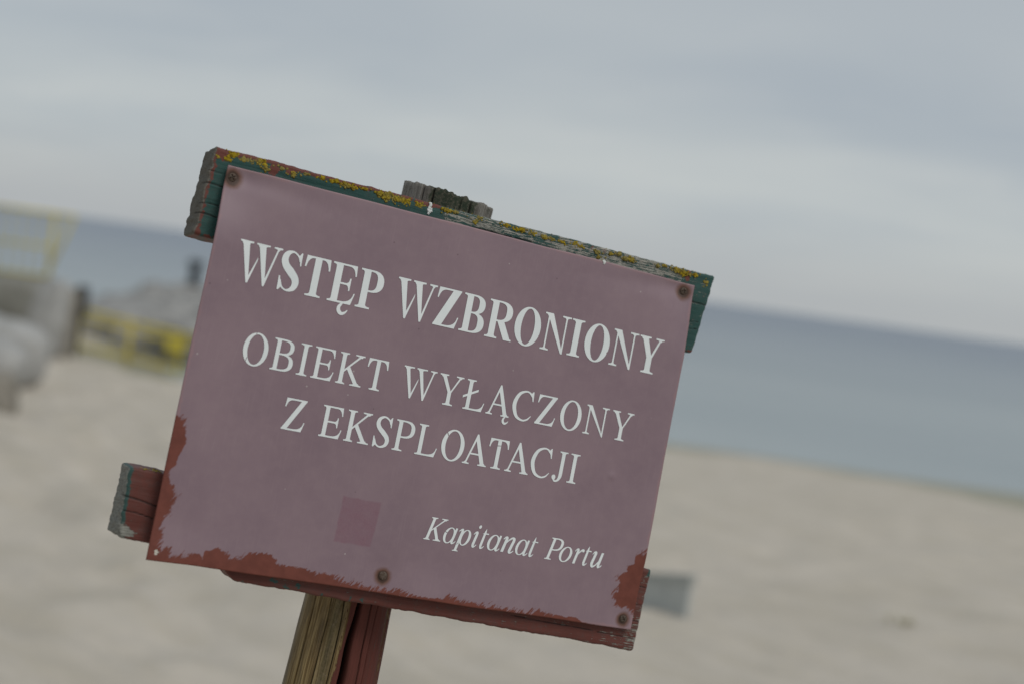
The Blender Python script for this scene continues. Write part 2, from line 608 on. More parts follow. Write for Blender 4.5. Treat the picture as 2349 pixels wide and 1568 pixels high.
trap('top_strip', -Lb - 0.005, 0.008, dzl + hbl * 0.78, hbr * 0.76, dzl + hbl, hbr, 0.045, m_gtop)

gw = ground(2068, 1432)
wv, wf = [], []
for k in range(24):
    a = random.uniform(0, 6.28); rr = random.uniform(0, 0.10)
    bx, by = rr * math.cos(a) * 1.5, rr * math.sin(a) * 0.8
    a2 = random.uniform(0, 6.28); L = random.uniform(0.05, 0.13)
    tip = (bx + L * math.cos(a2), by + L * math.sin(a2) * .6, random.uniform(0.004, 0.02))
    mid = ((bx + tip[0]) / 2, (by + tip[1]) / 2, tip[2] + 0.010)
    s = len(wv); wd = 0.006
    px_, py_ = -math.sin(a2) * wd, math.cos(a2) * wd
    wv += [(bx + px_, by + py_, -0.015), (bx - px_, by - py_, -0.015), (mid[0] - px_, mid[1] - py_, mid[2]), (mid[0] + px_, mid[1] + py_, mid[2]), tip]
    wf += [(s, s + 1, s + 2, s + 3), (s + 3, s + 2, s + 4)]
wd_o = mesh_obj('seaweed_clump', wv, wf, m_weed)
wd_o.location = (gw[0], gw[1], float(sand_h(gw[0], gw[1])) + 0.01)
tag(wd_o, 'small olive brown clump of dried seaweed lying on open sand', 'seaweed')

# ================================================================== the sign
PA = np.array([0.90024451, 0.20455699, 0.38433872])      # plate axes in camera coordinates: right, up, towards us
PB = np.array([0.19407941, -0.97874143, 0.06632035])
PN = np.array([0.38973452, 0.0148877, -0.92080691])
PO = np.array([-0.0813005, 0.08059336, 1.65360446])      # centre of the plate, 0.60 x 0.434 m
PA /= np.linalg.norm(PA); PB -= PA * (PA @ PB); PB /= np.linalg.norm(PB); PN = np.cross(PA, PB)
if PN[2] > 0: PN = -PN
AX, AY, AZ = RW @ PA, RW @ PB, RW @ PN
OW = CAMP + RW @ PO
# right-handed local frame: x = right, y = up, z = towards the viewer
SM = Matrix([[AX[i], AY[i], AZ[i], OW[i]] for i in range(3)] + [[0, 0, 0, 1]])
PW, PH = 0.60, 0.43423


def uv(px, py, w=0.0):
    r = np.array([px - CX, py - CY, F])
    q = r * (((PO + PN * w) @ PN) / (r @ PN)) - PO
    return np.array([q @ PA, q @ PB])


KS = 2349 / 2560.0


def zoom(ox, oy, sc, w=0.0):
    return lambda x, y: uv((ox + sc * x) * KS, (oy + sc * y) * KS, w)


WP = -0.110                                            # the post's axis lies this far behind the plate
pt = uv(1031, 455, WP); pbm = uv(800, 1378, WP)
axis = (pbm - pt) / np.linalg.norm(pbm - pt)
wpt = lambda u, v, w: np.array(SM @ Vector((u, v, w)))
# follow the post's axis down to the sand
s_ = 0.0
while True:
    q = wpt(pt[0] + axis[0] * s_, pt[1] + axis[1] * s_, WP)
    if q[2] < float(sand_h(q[0], q[1])) or s_ > 4: break
    s_ += 0.01
POST_LEN = s_
root = empty('warning_sign', tuple(q))
tag(root, 'leaning mauve no-entry sign with white lettering on a weathered wooden post', 'sign')
root_inv = Matrix.Translation(Vector(q)).inverted()


def adopt(o):
    """sign parts are modelled in the plate's own frame"""
    o.parent = root
    o.matrix_parent_inverse = root_inv
    o.matrix_basis = SM
    return o


# ---- plate shape
SCREWS = {'tl': uv(536, 406), 'tr': uv(1574, 668), 'bm': uv(878, 1319), 'br': uv(1431, 1418)}
HOLE = uv(356, 1263)
DENT = zoom(1050, 900, 600 / 2349)(1870, 1130)


def plate_w(u, v):
    u = np.asarray(u, float); v = np.asarray(v, float)
    w = 0.0035 * (1 - (u / 0.33) ** 2) * (1 - (v / 0.26) ** 2) * 0.7
    for k, dep, sg in (('tl', 0.0060, 0.030), ('tr', 0.0060, 0.030), ('bm', 0.0022, 0.022), ('br', 0.0030, 0.024)):
        s = SCREWS[k]
        r2 = ((u - s[0]) ** 2 + (v - s[1]) ** 2)
        w = w - dep * np.exp(-r2 / sg ** 2)
    # creases running out from the two upper screws
    for k, sx_ in (('tl', 1), ('tr', -1)):
        s = SCREWS[k]
        du = (u - s[0]) * sx_; dv = v - s[1]
        w = w - 0.0042 * np.exp(-((dv - 0.004 + du * 0.10) / 0.011) ** 2) * sstep(-0.01, 0.02, du) * np.exp(-np.maximum(du, 0) / 0.055)
    r2 = (u - DENT[0]) ** 2 + (v - DENT[1]) ** 2
    w = w + 0.0010 * np.exp(-r2 / 0.0045 ** 2)
    w = w + 0.0005 * fbm(u * 7 + 3, v * 7, 91, 3)
    # lower edge kicks forward between the screws, lower left corner stands free
    w = w + 0.0025 * sstep(-0.17, -0.217, v) * (0.5 + 0.5 * np.sin(u * 17 + 0.6))
    # the sheet curls off the boards along its left side
    w = w + 0.006 * sstep(-0.235, -0.30, u) * sstep(0.19, 0.13, v) + 0.003 * sstep(0.26, 0.30, u) * sstep(0.17, 0.12, v) * sstep(-0.17, -0.12, v)
    return w


def sdf_poly(U, V, poly):
    P = np.asarray(poly, float)
    d2 = np.full(U.shape, 1e9); ins = np.zeros(U.shape, bool)
    for i in range(len(P)):
        a = P[i]; c = P[(i + 1) % len(P)]
        e = c - a
        t = np.clip(((U - a[0]) * e[0] + (V - a[1]) * e[1]) / max(e @ e, 1e-12), 0, 1)
        d2 = np.minimum(d2, (U - a[0] - t * e[0]) ** 2 + (V - a[1] - t * e[1]) ** 2)
        cond = ((a[1] > V) != (c[1] > V))
        with np.errstate(divide='ignore', invalid='ignore'):
            xx = a[0] + (V - a[1]) * e[0] / (e[1] if abs(e[1]) > 1e-12 else 1e-12)
        ins ^= cond & (U < xx)
    d = np.sqrt(d2)
    return np.where(ins, d, -d)


z5 = zoom(240, 1050, 500 / 1960); z6 = zoom(640, 1350, 500 / 2184); z7 = zoom(1200, 1300, 600 / 2349); z8 = zoom(750, 1150, 500 / 2240)
left_patch = [z5(*q) for q in ((800, -60), (850, 0), (880, 190), (845, 260), (800, 360), (770, 430), (715, 480), (705, 590), (760, 640), (790, 690),
              (775, 780), (735, 830), (725, 890), (670, 940), (640, 1000), (625, 1060), (640, 1110), (610, 1190), (640, 1240), (700, 1220), (720, 1290),
              (760, 1330), (850, 1310), (1010, 1290), (1040, 1360), (1060, 1280), (1190, 1250), (1280, 1310), (1330, 1365), (1420, 1335), (1500, 1295),
              (1620, 1290), (1720, 1310), (1770, 1370))]
left_patch += [z6(*q) for q in ((210, 250), (350, 280), (450, 292), (550, 305), (640, 340), (800, 372), (900, 400), (960, 450), (1100, 482), (1180, 495),
               (1300, 515), (1420, 532), (1560, 522), (1650, 575), (1800, 605), (2040, 632), (2095, 585), (2184, 640))]
left_patch += [z7(*q) for q in ((150, 845), (300, 872), (420, 885), (560, 862), (640, 900), (760, 925), (960, 955), (1000, 992), (1150, 1022), (1250, 1045), (1250, 1150))]
left_patch += [np.array([-0.33, -0.26]), np.array([-0.33, -0.06])]
right_patch = [z7(*q) for q in ((1605, 300), (1520, 340), (1500, 420), (1430, 440), (1440, 490), (1400, 520), (1335, 545), (1370, 600), (1335, 650), (1345, 690),
               (1290, 700), (1315, 760), (1335, 820), (1390, 862), (1430, 835), (1490, 895), (1650, 900), (1750, 300))]
ghost = [z8(480, 385), z8(915, 465), z8(790, 975), z8(365, 905)]

NU, NV = 400, 290
us = np.linspace(-PW / 2, PW / 2, NU + 1); vs_ = np.linspace(-PH / 2, PH / 2, NV + 1)
U, V = np.meshgrid(us, vs_)
# gentle irregularity of the sheared edges
U = U.copy(); V = V.copy()
ed = sstep(0.012, 0, PH / 2 - np.abs(V)); V += ed * 0.0009 * fbm(U * 12, V * 0 + np.sign(V), 5, 3)
ed = sstep(0.012, 0, PW / 2 - np.abs(U)); U += ed * 0.0009 * fbm(V * 12, U * 0 + np.sign(U), 6, 3)
# a small drilled hole low on the left
rh = np.hypot(U - HOLE[0], V - HOLE[1]); HR = 0.0031
fx_ = (U - HOLE[0]) / np.maximum(rh, 1e-6); fy_ = (V - HOLE[1]) / np.maximum(rh, 1e-6)
snap = (rh > HR * 0.6) & (rh < HR * 1.45)
U = np.where(snap, HOLE[0] + fx_ * HR, U); V = np.where(snap, HOLE[1] + fy_ * HR, V)
W = plate_w(U, V)
idx = np.arange((NU + 1) * (NV + 1)).reshape(NV + 1, NU + 1)
quads = np.stack([idx[:-1, :-1], idx[:-1, 1:], idx[1:, 1:], idx[1:, :-1]], -1).reshape(-1, 4)
rin = (rh <= HR * 1.02).reshape(-1)
keep = ~rin[quads].all(1)
quads = quads[keep]
peel = np.maximum(sdf_poly(U, V, left_patch), sdf_poly(U, V, right_patch))
gst = sdf_poly(U, V, ghost)
rust = np.zeros(U.shape)
for k, r0 in (('tl', 0.0120), ('tr', 0.0112), ('bm', 0.0105), ('br', 0.0098)):
    s = SCREWS[k]
    d = np.hypot((U - s[0]), (V - s[1]) + 0.0012)
    rust = np.maximum(rust, 1 - d / r0 * 0.75)
edge = np.minimum(PW / 2 - np.abs(U), PH / 2 - np.abs(V))

m_plate, nt, b = new_mat('mauve_sheet_paint')
o_ = OBJV(nt)
na = NOISE(nt, MAPV(nt, o_, (75, 430, 60), (0, 0, -0.95)), 1.0, 6, 0.72, 0.5)        # brush-like ragged edges
nb = NOISE(nt, o_, 85.0, 5, 0.6, 0.3)
nc = NOISE(nt, o_, 9.0, 4, 0.55)
nd = NOISE(nt, o_, 900.0, 3, 0.6)
nl = NOISE(nt, MAPV(nt, o_, (520, 18, 60)), 1.0, 3, 0.6)
base = MIX(nt, RAMP(nt, nc, 0.3, 0.7), c4(0.214, 0.147, 0.172), c4(0.248, 0.173, 0.196))
base = MIX(nt, MATH(nt, 'MULTIPLY', RAMP(nt, nb, 0.35, 0.75), 0.18), base, c4(0.30, 0.218, 0.232))
base = MIX(nt, MATH(nt, 'MULTIPLY', RAMP(nt, nl, 0.52, 0.80), 0.16), base, c4(0.32, 0.245, 0.26))
# ghost of a removed sticker
g = ATTR(nt, 'ghost')
gm = RAMP(nt, MATH(nt, 'ADD', g, MATH(nt, 'MULTIPLY', MATH(nt, 'SUBTRACT', nb, 0.5), 0.004)), -0.0006, 0.0022)
gcol = MIX(nt, RAMP(nt, nd, 0.35, 0.7), c4(0.190, 0.092, 0.122), c4(0.225, 0.118, 0.148))
base = MIX(nt, MATH(nt, 'MULTIPLY', gm, MATH(nt, 'ADD', 0.25, MATH(nt, 'MULTIPLY', nb, 0.75))), base, gcol)
# worn pink rim of the sheet
ew = MATH(nt, 'ADD', ATTR(nt, 'edge'), MATH(nt, 'MULTIPLY', MATH(nt, 'SUBTRACT', nb, 0.5), 0.012))
base = MIX(nt, MATH(nt, 'MULTIPLY', RAMP(nt, ew, 0.0, 0.004, 1.0, 0.0), 0.32), base, c4(0.36, 0.20, 0.195))
# specks and dust
vo = nt.nodes.new('ShaderNodeTexVoronoi')
nt.links.new(o_, vo.inputs['Vector']); vo.inputs['Scale'].default_value = 62.0
vc = nt.nodes.new('ShaderNodeSeparateColor'); nt.links.new(vo.outputs['Color'], vc.inputs[0])
spk = MATH(nt, 'MULTIPLY', RAMP(nt, vo.outputs['Distance'], 0.045, 0.075, 1.0, 0.0), MATH(nt, 'GREATER_THAN', vc.outputs[0], 0.72))
base = MIX(nt, MATH(nt, 'MULTIPLY', spk, 0.55), base, MIX(nt, MATH(nt, 'GREATER_THAN', vc.outputs[1], 0.45), c4(0.10, 0.06, 0.07), c4(0.48, 0.44, 0.42)))
sc1 = NOISE(nt, MAPV(nt, o_, (1500, 14, 60), (0, 0, 0.12)), 1.0, 2, 0.5, 0.25)
sc2 = NOISE(nt, MAPV(nt, o_, (1300, 22, 60), (0, 0, 1.25), (3, 5, 0)), 1.0, 2, 0.5, 0.3)
scm = MATH(nt, 'MULTIPLY', MATH(nt, 'ADD', RAMP(nt, sc1, 0.70, 0.76), RAMP(nt, sc2, 0.72, 0.78)), RAMP(nt, nc, 0.48, 0.60))
base = MIX(nt, MATH(nt, 'MULTIPLY', scm, 0.40, clamp=True), base, c4(0.36, 0.31, 0.31))
# the older red coat where the mauve has flaked off
pe = MATH(nt, 'ADD', ATTR(nt, 'peel'), MATH(nt, 'ADD', MATH(nt, 'MULTIPLY', MATH(nt, 'SUBTRACT', na, 0.5), RAMP(nt, NOISE(nt, MAPV(nt, o_, (1, 1, 1), (0, 0, 0), (4, 2, 0)), 22.0, 2, 0.5), 0.35, 0.65, 0.004, 0.040)), MATH(nt, 'MULTIPLY', MATH(nt, 'SUBTRACT', nb, 0.5), 0.008)))
pm = RAMP(nt, pe, -0.0004, 0.0006)
redc = MIX(nt, RAMP(nt, nb, 0.3, 0.7), c4(0.132, 0.036, 0.024), c4(0.165, 0.046, 0.031))
base = MIX(nt, pm, base, redc)
# rust rings
ru = MATH(nt, 'ADD', ATTR(nt, 'rust'), MATH(nt, 'MULTIPLY', MATH(nt, 'SUBTRACT', nb, 0.5), 0.35))
base = MIX(nt, MATH(nt, 'MULTIPLY', RAMP(nt, ru, 0.08, 0.50), 0.85), base, c4(0.125, 0.052, 0.026))
base = MIX(nt, MATH(nt, 'MULTIPLY', RAMP(nt, ru, 0.40, 0.62), 0.9), base, c4(0.045, 0.022, 0.013))
sset(nt, b, 'Base Color', base)
sset(nt, b, 'Roughness', MATH(nt, 'ADD', 0.40, MATH(nt, 'MULTIPLY', nb, 0.18)))
sset(nt, b, 'Specular IOR Level', 0.35)
hgt = MATH(nt, 'ADD', MATH(nt, 'MULTIPLY', pm, -0.6), MATH(nt, 'MULTIPLY', nd, 0.12))
sset(nt, b, 'Normal', BUMP(nt, hgt, 0.35, 0.0004))

plate = mesh_obj('sign_plate', np.stack([U, V, W], -1).reshape(-1, 3), quads, m_plate, None, True,
                 {'peel': peel.reshape(-1), 'ghost': gst.reshape(-1), 'rust': rust.reshape(-1), 'edge': edge.reshape(-1)})
so = plate.modifiers.new('thickness', 'SOLIDIFY')
so.thickness = 0.0014
so.offset = -1
adopt(plate)

# ------------------------------------------------------------------ lettering
def bz(*p, n=14):
    P = [np.array(q, float) for q in p]
    out = []
    for i in range(n + 1):
        t = i / n
        if len(P) == 3:
            q = (1 - t) ** 2 * P[0] + 2 * t * (1 - t) * P[1] + t * t * P[2]
        else:
            q = (1 - t) ** 3 * P[0] + 3 * t * (1 - t) ** 2 * P[1] + 3 * t * t * (1 - t) * P[2] + t ** 3 * P[3]
        out.append(tuple(q))
    return out


def ell(cx, cy, rx, ry, n=56, p=2.0):
    r = []
    for i in range(n):
        t = 2 * math.pi * i / n
        c, s = math.cos(t), math.sin(t)
        r.append((cx + rx * math.copysign(abs(c) ** (2 / p), c), cy + ry * math.copysign(abs(s) ** (2 / p), s)))
    return r


def add(*polys):
    return [(1, list(q)) for q in polys]


def cut(*polys):
    return [(0, list(q)) for q in polys]


def rect(x0, y0, x1, y1):
    return [(x0, y0), (x1, y0), (x1, y1), (x0, y1)]


def serif(x0, x1, l, r, y, t=0.042, br=0.06, up=1):
    """bracketed serif on a stem x0..x1 ending at height y; up=1 for a foot, -1 for a head"""
    a = y + up * t; c = y + up * (t + br)
    return [(l, y), (r, y)] + bz((r, a), (x1, a), (x1, c), n=6) + bz((x0, c), (x0, a), (l, a), n=6)


def stroke(pts, n=10):
    """variable-width stroke through (x, y, width) points as a run of quads"""
    P = np.array(pts, float)
    Q = np.vstack([2 * P[0] - P[1], P, 2 * P[-1] - P[-2]])
    out = []
    for i in range(1, len(Q) - 2):
        for k in range(n):
            t = k / n
            out.append(0.5 * ((2 * Q[i]) + (-Q[i - 1] + Q[i + 1]) * t + (2 * Q[i - 1] - 5 * Q[i] + 4 * Q[i + 1] - Q[i + 2]) * t * t + (-Q[i - 1] + 3 * Q[i] - 3 * Q[i + 1] + Q[i + 2]) * t ** 3))
    out.append(P[-1])
    C = np.array(out)
    T = np.gradient(C[:, :2], axis=0)
    T /= np.maximum(np.linalg.norm(T, axis=1, keepdims=True), 1e-9)
    Nn = np.stack([-T[:, 1], T[:, 0]], 1)
    A = C[:, :2] + Nn * C[:, 2:3] / 2; B = C[:, :2] - Nn * C[:, 2:3] / 2
    return add(*[[A[i], A[i + 1], B[i + 1], B[i]] for i in range(len(C) - 1)])


def arm_top(w, x, th, dep=0.29, cw=0.22, tip=0.04):
    """right-hand wedge of the top bar of E, T, Z (from x outwards to w)"""
    return [(x, 1), (w - 0.02, 1), (w, 1 - dep), (w - tip, 1 - dep)] + bz((w - tip, 1 - dep), (w - tip - 0.03, 1 - th), (w - cw, 1 - th), n=8) + [(x, 1 - th)]


def mir(poly, w):
    return [(w - x, y) for x, y in poly]


def flip(poly):
    return [(x, 1 - y) for x, y in poly]


def G_I(w, st, th):
    c = w / 2
    return add(rect(c - st / 2, 0.05, c + st / 2, 0.95), serif(c - st / 2, c + st / 2, 0, w, 0), serif(c - st / 2, c + st / 2, 0, w, 1, up=-1))


def G_T(w, st, th):
    c = w / 2
    r = arm_top(w, c, th)
    return add(rect(c - st / 2, 0.05, c + st / 2, 0.99), serif(c - st / 2, c + st / 2, c - st / 2 - .11, c + st / 2 + .11, 0), r, mir(r, w))


def G_E(w, st, th, L=False):
    sx = 0.09; e = sx + st
    g = add(rect(sx, 0.0, e, 1.0), serif(sx, e, 0, e, 0))
    bot = [(x, y) for x, y in flip(arm_top(w, e - .02, th * 1.05, 0.30, 0.34, 0.035))]
    bot = [(x - (0.05 if y < 0.02 and x > e else 0), y) for x, y in bot]
    g += add(bot)
    if L:
        g += add(serif(sx, e, 0, e + 0.10, 1, up=-1))
    else:
        g += add(serif(sx, e, 0, e, 1, up=-1), arm_top(w - 0.04, e - .02, th, 0.27, 0.22, 0.035))
        m = w - 0.16
        g += add([(e - .02, .5), (m - .13, .5)] + bz((m - .13, .5 + th / 2), (m - .04, .5 + th / 2), (m - .035, .66), n=6) + [(m, .66), (m, .34)] +
                 bz((m - .035, .34), (m - .04, .5 - th / 2), (m - .13, .5 - th / 2), n=6) + [(e - .02, .5 - th / 2), (e - .02, .5 + th / 2)][:1])
        g += add(rect(e - .02, .5 - th / 2, m - .12, .5 + th / 2))
    return g


def G_L(w, st, th):
    return G_E(w, st, th, True)


def G_Lslash(w, st, th):
    c = 0.09 + st / 2
    return G_L(w - .0, st, th) + add([(c - .22, .36), (c - .22, .44), (c + .30, .72), (c + .30, .64)])


def bowl(x, xr, y0, y1):
    m = (y0 + y1) / 2
    k = x + (xr - x) * 0.42
    return [(x, y0), (k, y0)] + bz((k, y0), (xr - .01, y0), (xr, m - (y1 - y0) * .12), (xr, m), n=10) + bz((xr, m), (xr, m + (y1 - y0) * .12), (xr - .01, y1), (k, y1), n=10) + [(x, y1)]


def ibowl(x, xr, y0, y1):
    m = (y0 + y1) / 2
    k = x + (xr - x) * 0.25
    return [(x, y0), (k, y0)] + bz((k, y0), (xr, y0 + .01), (xr, m - (y1 - y0) * .2), (xr, m), n=10) + bz((xr, m), (xr, m + (y1 - y0) * .2), (xr, y1 - .01), (k, y1), n=10) + [(x, y1)]


def G_P(w, st, th):
    sx = .09; e = sx + st
    return add(bowl(sx, w, .43, 1)) + cut(ibowl(e, w - st * 1.02, .43 + th, 1 - th)) + \
        add(rect(sx, .05, e, .97), serif(sx, e, 0, sx * 2 + st + .03, 0), serif(sx, e, 0, e, 1, up=-1))


def G_B(w, st, th):
    sx = .09; e = sx + st
    return add(bowl(sx, w, 0, .54), bowl(sx, w * .94, .50, 1)) + cut(ibowl(e, w - st * 1.05, th, .525 - th * .5), ibowl(e, w * .94 - st, .525 + th * .5, 1 - th)) + \
        add(rect(sx, .02, e, .98), serif(sx, e, 0, e, 0), serif(sx, e, 0, e, 1, up=-1))


def G_R(w, st, th):
    sx = .09; e = sx + st; bw = w * .90
    return add(bowl(sx, bw, .45, 1)) + cut(ibowl(e, bw - st * 1.02, .45 + th, 1 - th)) + \
        add(rect(sx, .05, e, .97), serif(sx, e, 0, sx * 2 + st, 0), serif(sx, e, 0, e, 1, up=-1),
            [(e + .02, .48), (e + .02 + st * 1.15, .49), (w - .045, .055), (w, .042), (w, 0), (w - .045 - st * 1.0, 0)])


def G_K(w, st, th):
    sx = .085; e = sx + st
    ax = w * .80
    return add(rect(sx, .05, e, .95), serif(sx, e, 0, e + .085, 0), serif(sx, e, 0, e + .085, 1, up=-1),
               [(e - .02, .37), (e - .02, .45), (ax - .02, .97), (ax + th * 1.2, .97)],
               [(e + .06, .52), (e + .06 + st * .75, .60), (w - .10, .04), (w - .10 - st * 1.12, .04)],
               serif(ax - .02, ax + th * 1.2, w * .60, w * .97, 1, up=-1, br=.05),
               serif(w - .12 - st * 1.05, w - .10, w * .56, w, 0, br=.05))


def G_N(w, st, th):
    a = .10; r = w - .11
    return add(rect(a, .04, a + th, .90), serif(a, a + th, 0, a * 2 + th, 0, br=.05),
               rect(r - th, .0, r, .96), serif(r - th, r, r - th - .11, w, 1, up=-1, br=.05),
               [(.05, 1), (.05 + st * 1.05, 1), (r, .02), (r, -.02), (r - .05, -.02)] if st > .15 else [(.05, 1), (.05 + st * 1.15, 1), (r, .02), (r, -.02), (r - .03, -.02)],
               [(0, 1), (.15, 1), (.16, .92), (a + th, .86), (a, .90), (.05, .955), (0, .96)])


def G_Y(w, st, th):
    c = w * .5; h = .43
    l0 = .075; r1 = w - .085
    return add([(l0, .97), (l0 + st * 1.06, .97), (c + st * .42, h), (c - st * .5, h)],
               [(r1 - th * 1.2, .97), (r1, .97), (c + st * .5, h), (c + st * .1, h)],
               rect(c - st / 2, .05, c + st / 2, h + .005), serif(c - st / 2, c + st / 2, c - st / 2 - .11, c + st / 2 + .11, 0),
               serif(l0, l0 + st * 1.06, 0, l0 + st + .10, 1, up=-1, br=.05), serif(r1 - th * 1.2, r1, r1 - th - .13, w, 1, up=-1, br=.05))


def G_Z(w, st, th):
    top = mir(arm_top(w - .03, w * .5, th, .28, .24, .035), w - .03)
    bot = flip(arm_top(w, w * .5, th, .30, .34, .035))
    bot = [(x - (0.05 if y < 0.02 and x > w * .6 else 0), y) for x, y in bot]
    return add(top, rect(w * .45, 1 - th, w - .035, 1), bot, rect(0, 0, w * .55, th),
               [(0, 0), (st * 1.32, 0 + th * .6), (w - .035, .975), (w - .035, 1), (w - .035 - st * 1.30, 1 - th * .6), (0, .028)])


def ogonek(x, s=1.0):
    return stroke([(x + .02 * s, .01, .05 * s), (x - .045 * s, -.10 * s, .085 * s), (x - .03 * s, -.20 * s, .10 * s), (x + .05 * s, -.255 * s, .085 * s), (x + .14 * s, -.21 * s, .05 * s), (x + .19 * s, -.14 * s, .02)])


def G_A(w, st, th, og=False):
    ax = w * .47
    l = .085; r = w - .075
    def lx(y): return l + th * .6 + (ax - l - th * .6) * y
    g = add([(ax - .03, 1.02), (ax + .02, 1.02), (r, .03), (r - st * 1.12, .03), (ax - .055, .86)],
            [(ax - .03, 1.02), (ax + .01, .93), (l + th * 1.1, .03), (l, .03)],
            rect(lx(.34), .33, r - (r - ax) * .36, .33 + th),
            serif(l, l + th * 1.1, 0, l * 2 + th + .02, 0, br=.05), serif(r - st * 1.10, r, r - st * 1.1 - .09, w, 0, br=.05))
    if og: g += ogonek(r - st * .55, .85)
    return g


def G_O(w, st, th):
    return add(ell(w / 2, .5, w / 2, .525)) + cut(ell(w / 2, .5, w / 2 - st * 1.08, .525 - th * .95))


def G_C(w, st, th):
    k = [(w * .93, .82, th * .7), (w * .83, .935, th * .95), (w * .60, .99, th), (w * .32, .905, st * .72), (.5 * st + w * .075, .73, st * .95), (.53 * st, .5, st * 1.06),
         (.5 * st + w * .075, .27, st * .97), (w * .32, .09, st * .75), (w * .60, .01, th * 1.15), (w * .83, .06, th), (w * 1.0, .20, th * .45)]
    return stroke(k) + add([(w * .74, .94), (w * .84, .945), (w * .92, 1.02), (w * .965, 1.02), (w * 1.0, .69), (w * .955, .69), (w * .90, .83)])


def G_S(w, st, th):
    k = [(.85, .78, th * .6), (.76, .90, th * .9), (.50, .985, th * 1.05), (.25, .92, st * .72), (.165, .77, st * .92), (.27, .62, st * 1.02), (.52, .485, st * 1.12),
         (.75, .35, st * 1.02), (.82, .215, st * .92), (.73, .08, st * .70), (.47, .012, th * 1.05), (.24, .08, th * .9), (.12, .25, th * .6)]
    return stroke([(x * w, y, d) for x, y, d in k]) + \
        add([(.70 * w, .935), (.80 * w, .93), (.865 * w, 1.0), (.92 * w, 1.0), (.935 * w, .67), (.885 * w, .67), (.82 * w, .84)],
            [(.30 * w, .05), (.20 * w, .06), (.11 * w, -.01), (.05 * w, -.01), (.03 * w, .34), (.085 * w, .34), (.17 * w, .15)])


def G_J(w, st, th):
    c = w * .66
    return add(rect(c - st / 2, .25, c + st / 2, .95), serif(c - st / 2, c + st / 2, w * .32, w, 1, up=-1), ell(w * .14, .10, .075, .085)) + \
        stroke([(c, .27, st), (c - .01, .14, st * .92), (c - .07, .02, st * .6), (w * .28, -.025, th * 1.1), (w * .13, .05, th * 1.3)])


def G_Ew(w, st, th):
    return G_E(w, st, th) + ogonek(.09 + st + (w - .09 - st) * .30, 1.0)


def G_Aw(w, st, th):
    return G_A(w, st, th, True)


def G_W(w, st, th):
    f = lambda q: (q[0] * w, q[1])
    kst = st / w; kth = th / w * 1.2
    # fractions of the width
    return add(*[[f(q) for q in P] for P in (
        [(.055, .97), (.055 + kst * 1.02, .97), (.345, .06), (.335, -.02), (.295, -.02)],
        [(.335, -.02), (.315, .08), (.315 + kth * .3, .17), (.475, .66), (.475, .56)],
        [(.445, .97), (.445 + kst * 1.02, .97), (.735, .06), (.725, -.02), (.685, -.02)],
        [(.725, -.02), (.70, .10), (.90 - kth * .2, .97), (.90 + kth * .55, .97)])],
        serif(.055 * w, (.055 + kst * 1.02) * w, 0, .31 * w, 1, up=-1, br=.05),
        serif(.445 * w, (.445 + kst * 1.02) * w, .385 * w, .705 * w, 1, up=-1, br=.05),
        serif((.90 - kth * .2) * w, (.90 + kth * .55) * w, .80 * w, w, 1, up=-1, br=.05))


# italics (drawn upright, sheared when placed)
IX = 0.69


def ring(cx, cy, rx, ry, tx, ty, dx=0.0):
    return add(ell(cx, cy, rx, ry)) + cut(ell(cx + dx, cy, rx - tx, ry - ty))


def I_a(w, st, th):
    return ring(.30, IX / 2 - .01, .30, IX / 2 + .015, st * .95, th * .8, .015) + stroke([(.575, IX, st * .85), (.56, .35, st), (.545, .12, st), (.58, .015, st * .7), (.66, .03, th), (.74, .12, th * .6)])


def I_p(w, st, th):
    return ring(.46, IX / 2, .27, IX / 2 + .015, st * .95, th * .8, -.015) + stroke([(.05, .58, th * .6), (.13, .66, th * 1.3), (.205, .64, st * .9), (.205, .3, st), (.205, -.26, st)]) + \
        add(serif(.205 - st / 2, .205 + st / 2, .06, .36, -.30, .035, .05))


def I_i(w, st, th):
    return stroke([(.02, .55, th * .6), (.10, .655, th * 1.3), (.17, .62, st * .95), (.17, .3, st), (.17, .10, st), (.21, .01, st * .7), (.28, .04, th), (.34, .12, th * .6)]) + add(ell(.20, .92, .068, .078, 20))


def I_t(w, st, th):
    return stroke([(.19, .88, .015), (.185, .70, st * .8), (.18, .35, st), (.18, .12, st), (.22, .01, st * .7), (.30, .03, th), (.37, .11, th * .6)]) + \
        add([(.06, .635), (.15, .70), (.19, .86), (.20, .69), (.40, .69), (.40, .635)])


def I_n(w, st, th):
    return stroke([(.02, .56, th * .6), (.09, .66, th * 1.3), (.16, .62, st * .95), (.16, .3, st), (.16, 0, st)]) + \
        stroke([(.18, .36, th * .6), (.28, .55, th * 1.1), (.40, .665, st * .7), (.50, .60, st * .95), (.49, .3, st), (.48, .10, st), (.52, .01, st * .7), (.60, .04, th), (.66, .12, th * .6)])


def I_r(w, st, th):
    return stroke([(.02, .56, th * .6), (.09, .66, th * 1.3), (.16, .62, st * .95), (.16, .3, st), (.16, 0, st)]) + \
        stroke([(.18, .36, th * .6), (.26, .54, th * 1.1), (.36, .655, st * .7), (.43, .655, st * .9)]) + add(ell(.43, .63, .06, .065, 20))


def I_u(w, st, th):
    return stroke([(.02, .55, th * .6), (.09, .66, th * 1.3), (.16, .62, st * .95), (.15, .3, st), (.15, .12, st), (.22, .0, st * .75), (.34, .07, th * 1.1), (.45, .28, th * .8)]) + \
        stroke([(.49, .68, st * .9), (.49, .35, st), (.49, .12, st), (.52, .01, st * .7), (.60, .04, th), (.66, .12, th * .6)])


def I_o(w, st, th):
    return ring(.30, IX / 2, .30, IX / 2 + .015, st * .95, th * .8)


